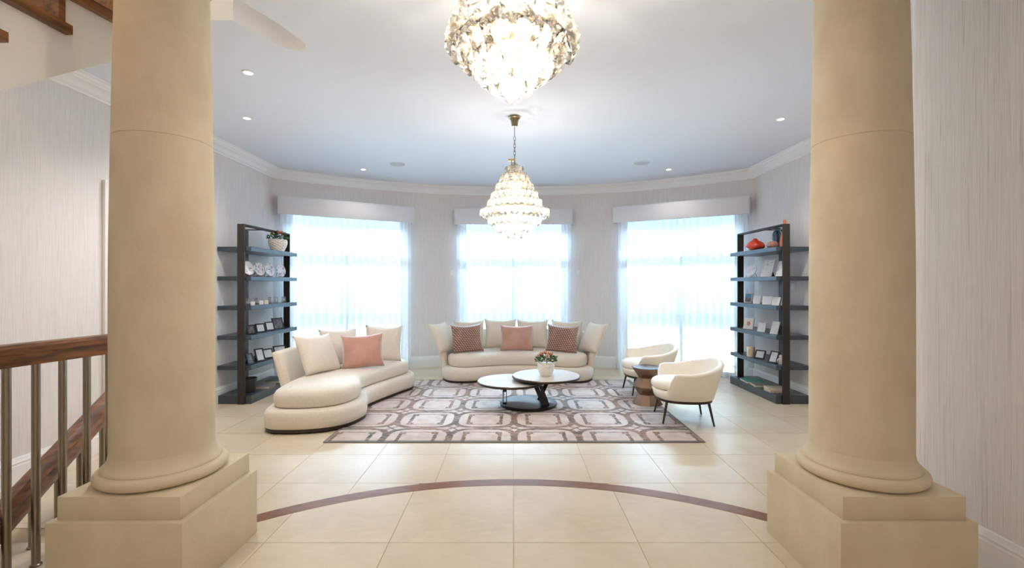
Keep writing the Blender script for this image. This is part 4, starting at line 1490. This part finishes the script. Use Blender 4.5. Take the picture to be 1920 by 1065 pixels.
def chandelier(label, loc, tiers, cw, ch, ztop, canopy, bulbs, power, drop_links):
    r = thing('chandelier', label, 'chandelier', loc)
    me = None
    k = 0
    frame = B()
    for ti, (z, rad, n, tilt) in enumerate(tiers):
        if rad > 0.05:
            tube(frame, [((rad - 0.012) * math.cos(2 * PI * i / 40), (rad - 0.012) * math.sin(2 * PI * i / 40), z + ch * 0.40) for i in range(40)], 0.0035, 6, True)
        for i in range(n):
            a = 2 * PI * (i + 0.5 * (ti % 2)) / n - PI / 2
            if me is None:
                o = link('crystal', crystal_mesh(cw, ch, cw * 0.32), 'crystal', r, smooth=False); me = o.data
            else:
                o = link('crystal', me, None, r)
            o.location = (rad * math.cos(a), rad * math.sin(a), z)
            o.rotation_euler = (R(tilt) + random.uniform(-0.08, 0.08), random.uniform(-0.05, 0.05), a + PI / 2 + random.uniform(-0.1, 0.1))
            k += 1
    # spokes and stem
    zmin, zmax = min(t[0] for t in tiers), max(t[0] for t in tiers)
    wide = max(tiers, key=lambda t: t[1])
    for i in range(6):
        a = 2 * PI * i / 6 + 0.35
        tube(frame, [(0, 0, wide[0] + ch * 0.4), ((wide[1] - 0.012) * math.cos(a), (wide[1] - 0.012) * math.sin(a), wide[0] + ch * 0.4)], 0.004, 6)
    tube(frame, [(0, 0, zmin + 0.04), (0, 0, ztop)], 0.007, 8)
    link('frame', frame, 'brass', r)
    for bx_, by_, bz_ in bulbs:
        bm = B(); lathe(bm, [(0.0, -0.03), (0.012, -0.024), (0.017, -0.008), (0.015, 0.008), (0.008, 0.022), (0, 0.026)], 12)
        o = link('bulb', bm, 'bulb', r); o.location = (bx_, by_, bz_)
        bm = B(); lathe(bm, [(0.009, 0.02), (0.010, 0.055), (0.004, 0.06)], 10)
        o = link('bulb_holder', bm, 'brass', r); o.location = (bx_, by_, bz_)
    for z in power[0]:
        lamp('chandelier_light', 'POINT', (0, 0, z), power[1], WARM, 0.05, parent=r)
    if canopy:
        cz = canopy
        bm = B(); lathe(bm, [(0.0, cz - 0.10), (0.022, cz - 0.10), (0.03, cz - 0.092), (0.034, cz - 0.06), (0.042, cz - 0.03), (0.058, cz - 0.018), (0.058, cz - 0.008), (0.05, cz), (0, cz)], 32)
        link('ceiling_canopy', bm, 'nickel', r, ang=45)
        bm = B(); tube(bm, [(0, 0, cz - 0.10), (0, 0, cz - 0.20)], 0.004, 8); link('stem', bm, 'nickel', r)
        z = cz - 0.20
        q = 0
        lk = (z - ztop) / drop_links
        lm = None
        while q < drop_links:
            if lm is None:
                bm = B(); tube(bm, [(0.010 * math.cos(2 * PI * i / 12), 0, (lk * 0.62) * math.sin(2 * PI * i / 12)) for i in range(12)], 0.0028, 6, True)
                o = link('chain_link', bm, 'nickel', r); lm = o.data
            else: o = link('chain_link', lm, None, r)
            o.location = (0, 0, z - lk * (q + 0.5)); o.rotation_euler = (0, 0, PI / 2 * (q % 2) + 0.4)
            q += 1
    return r


M['nickel'] = plain('aged_nickel', (150, 138, 112), 0.25, 1.0)
mp = 0.005254
far = [(311, 3, 2), (319.6, 17, 8), (335.4, 25.5, 12), (351.3, 34, 17), (367.1, 42, 21), (381.8, 49, 25), (400, 63, 33), (414.7, 48, 25), (428, 33, 18), (440, 15, 8)]
far_t = [(1.4 + (532 - y) * mp, q * mp, n, -6 if y < 395 else (0 if y < 405 else 16)) for y, q, n in far]
far_b = [(0.12 * math.cos(2 * PI * i / 6), 0.12 * math.sin(2 * PI * i / 6), 2.13) for i in range(6)] + [(0.05 * math.cos(2 * PI * i / 3), 0.05 * math.sin(2 * PI * i / 3), 2.38) for i in range(3)]
c_far = chandelier('tiered crystal chandelier hanging over the seating area', (0.01, 4.65, 0), far_t, 0.066, 0.086, 2.635, ZC, far_b, ([2.0, 2.12], 9.5), 6)
bm = B(); box(bm, -0.065, -0.005, -0.02, 0.02, 2.61, 2.628, 0.003)
tube(bm, [(-0.03, 0, 2.615), (-0.03, 0, 2.50)], 0.006, 8)
link('top_bracket', bm, 'brass', c_far)

mn = 0.0026
near = [(172, 12, 3), (156, 38, 8), (134, 66, 12), (112, 92, 16), (82, 117, 17), (48, 104, 15), (22, 78, 12), (-2, 58, 9), (-24, 45, 8), (-46, 32, 6), (-68, 22, 4)]
near_t = [(1.4 + (532 - y) * mn, q * mn, n, -8 if y < 70 else (0 if y < 90 else 24)) for y, q, n in near]
near_b = [(0.13 * math.cos(2 * PI * i / 5), 0.13 * math.sin(2 * PI * i / 5), 2.60) for i in range(5)] + [(0.06 * math.cos(2 * PI * i / 3), 0.06 * math.sin(2 * PI * i / 3), 2.48) for i in range(3)]
chandelier('large crystal chandelier hanging between the two columns near the camera', (-0.008, 2.3, 0), near_t, 0.112, 0.13, 3.0, ZC + 0.001, near_b, ([2.38, 2.48], 20), 1)
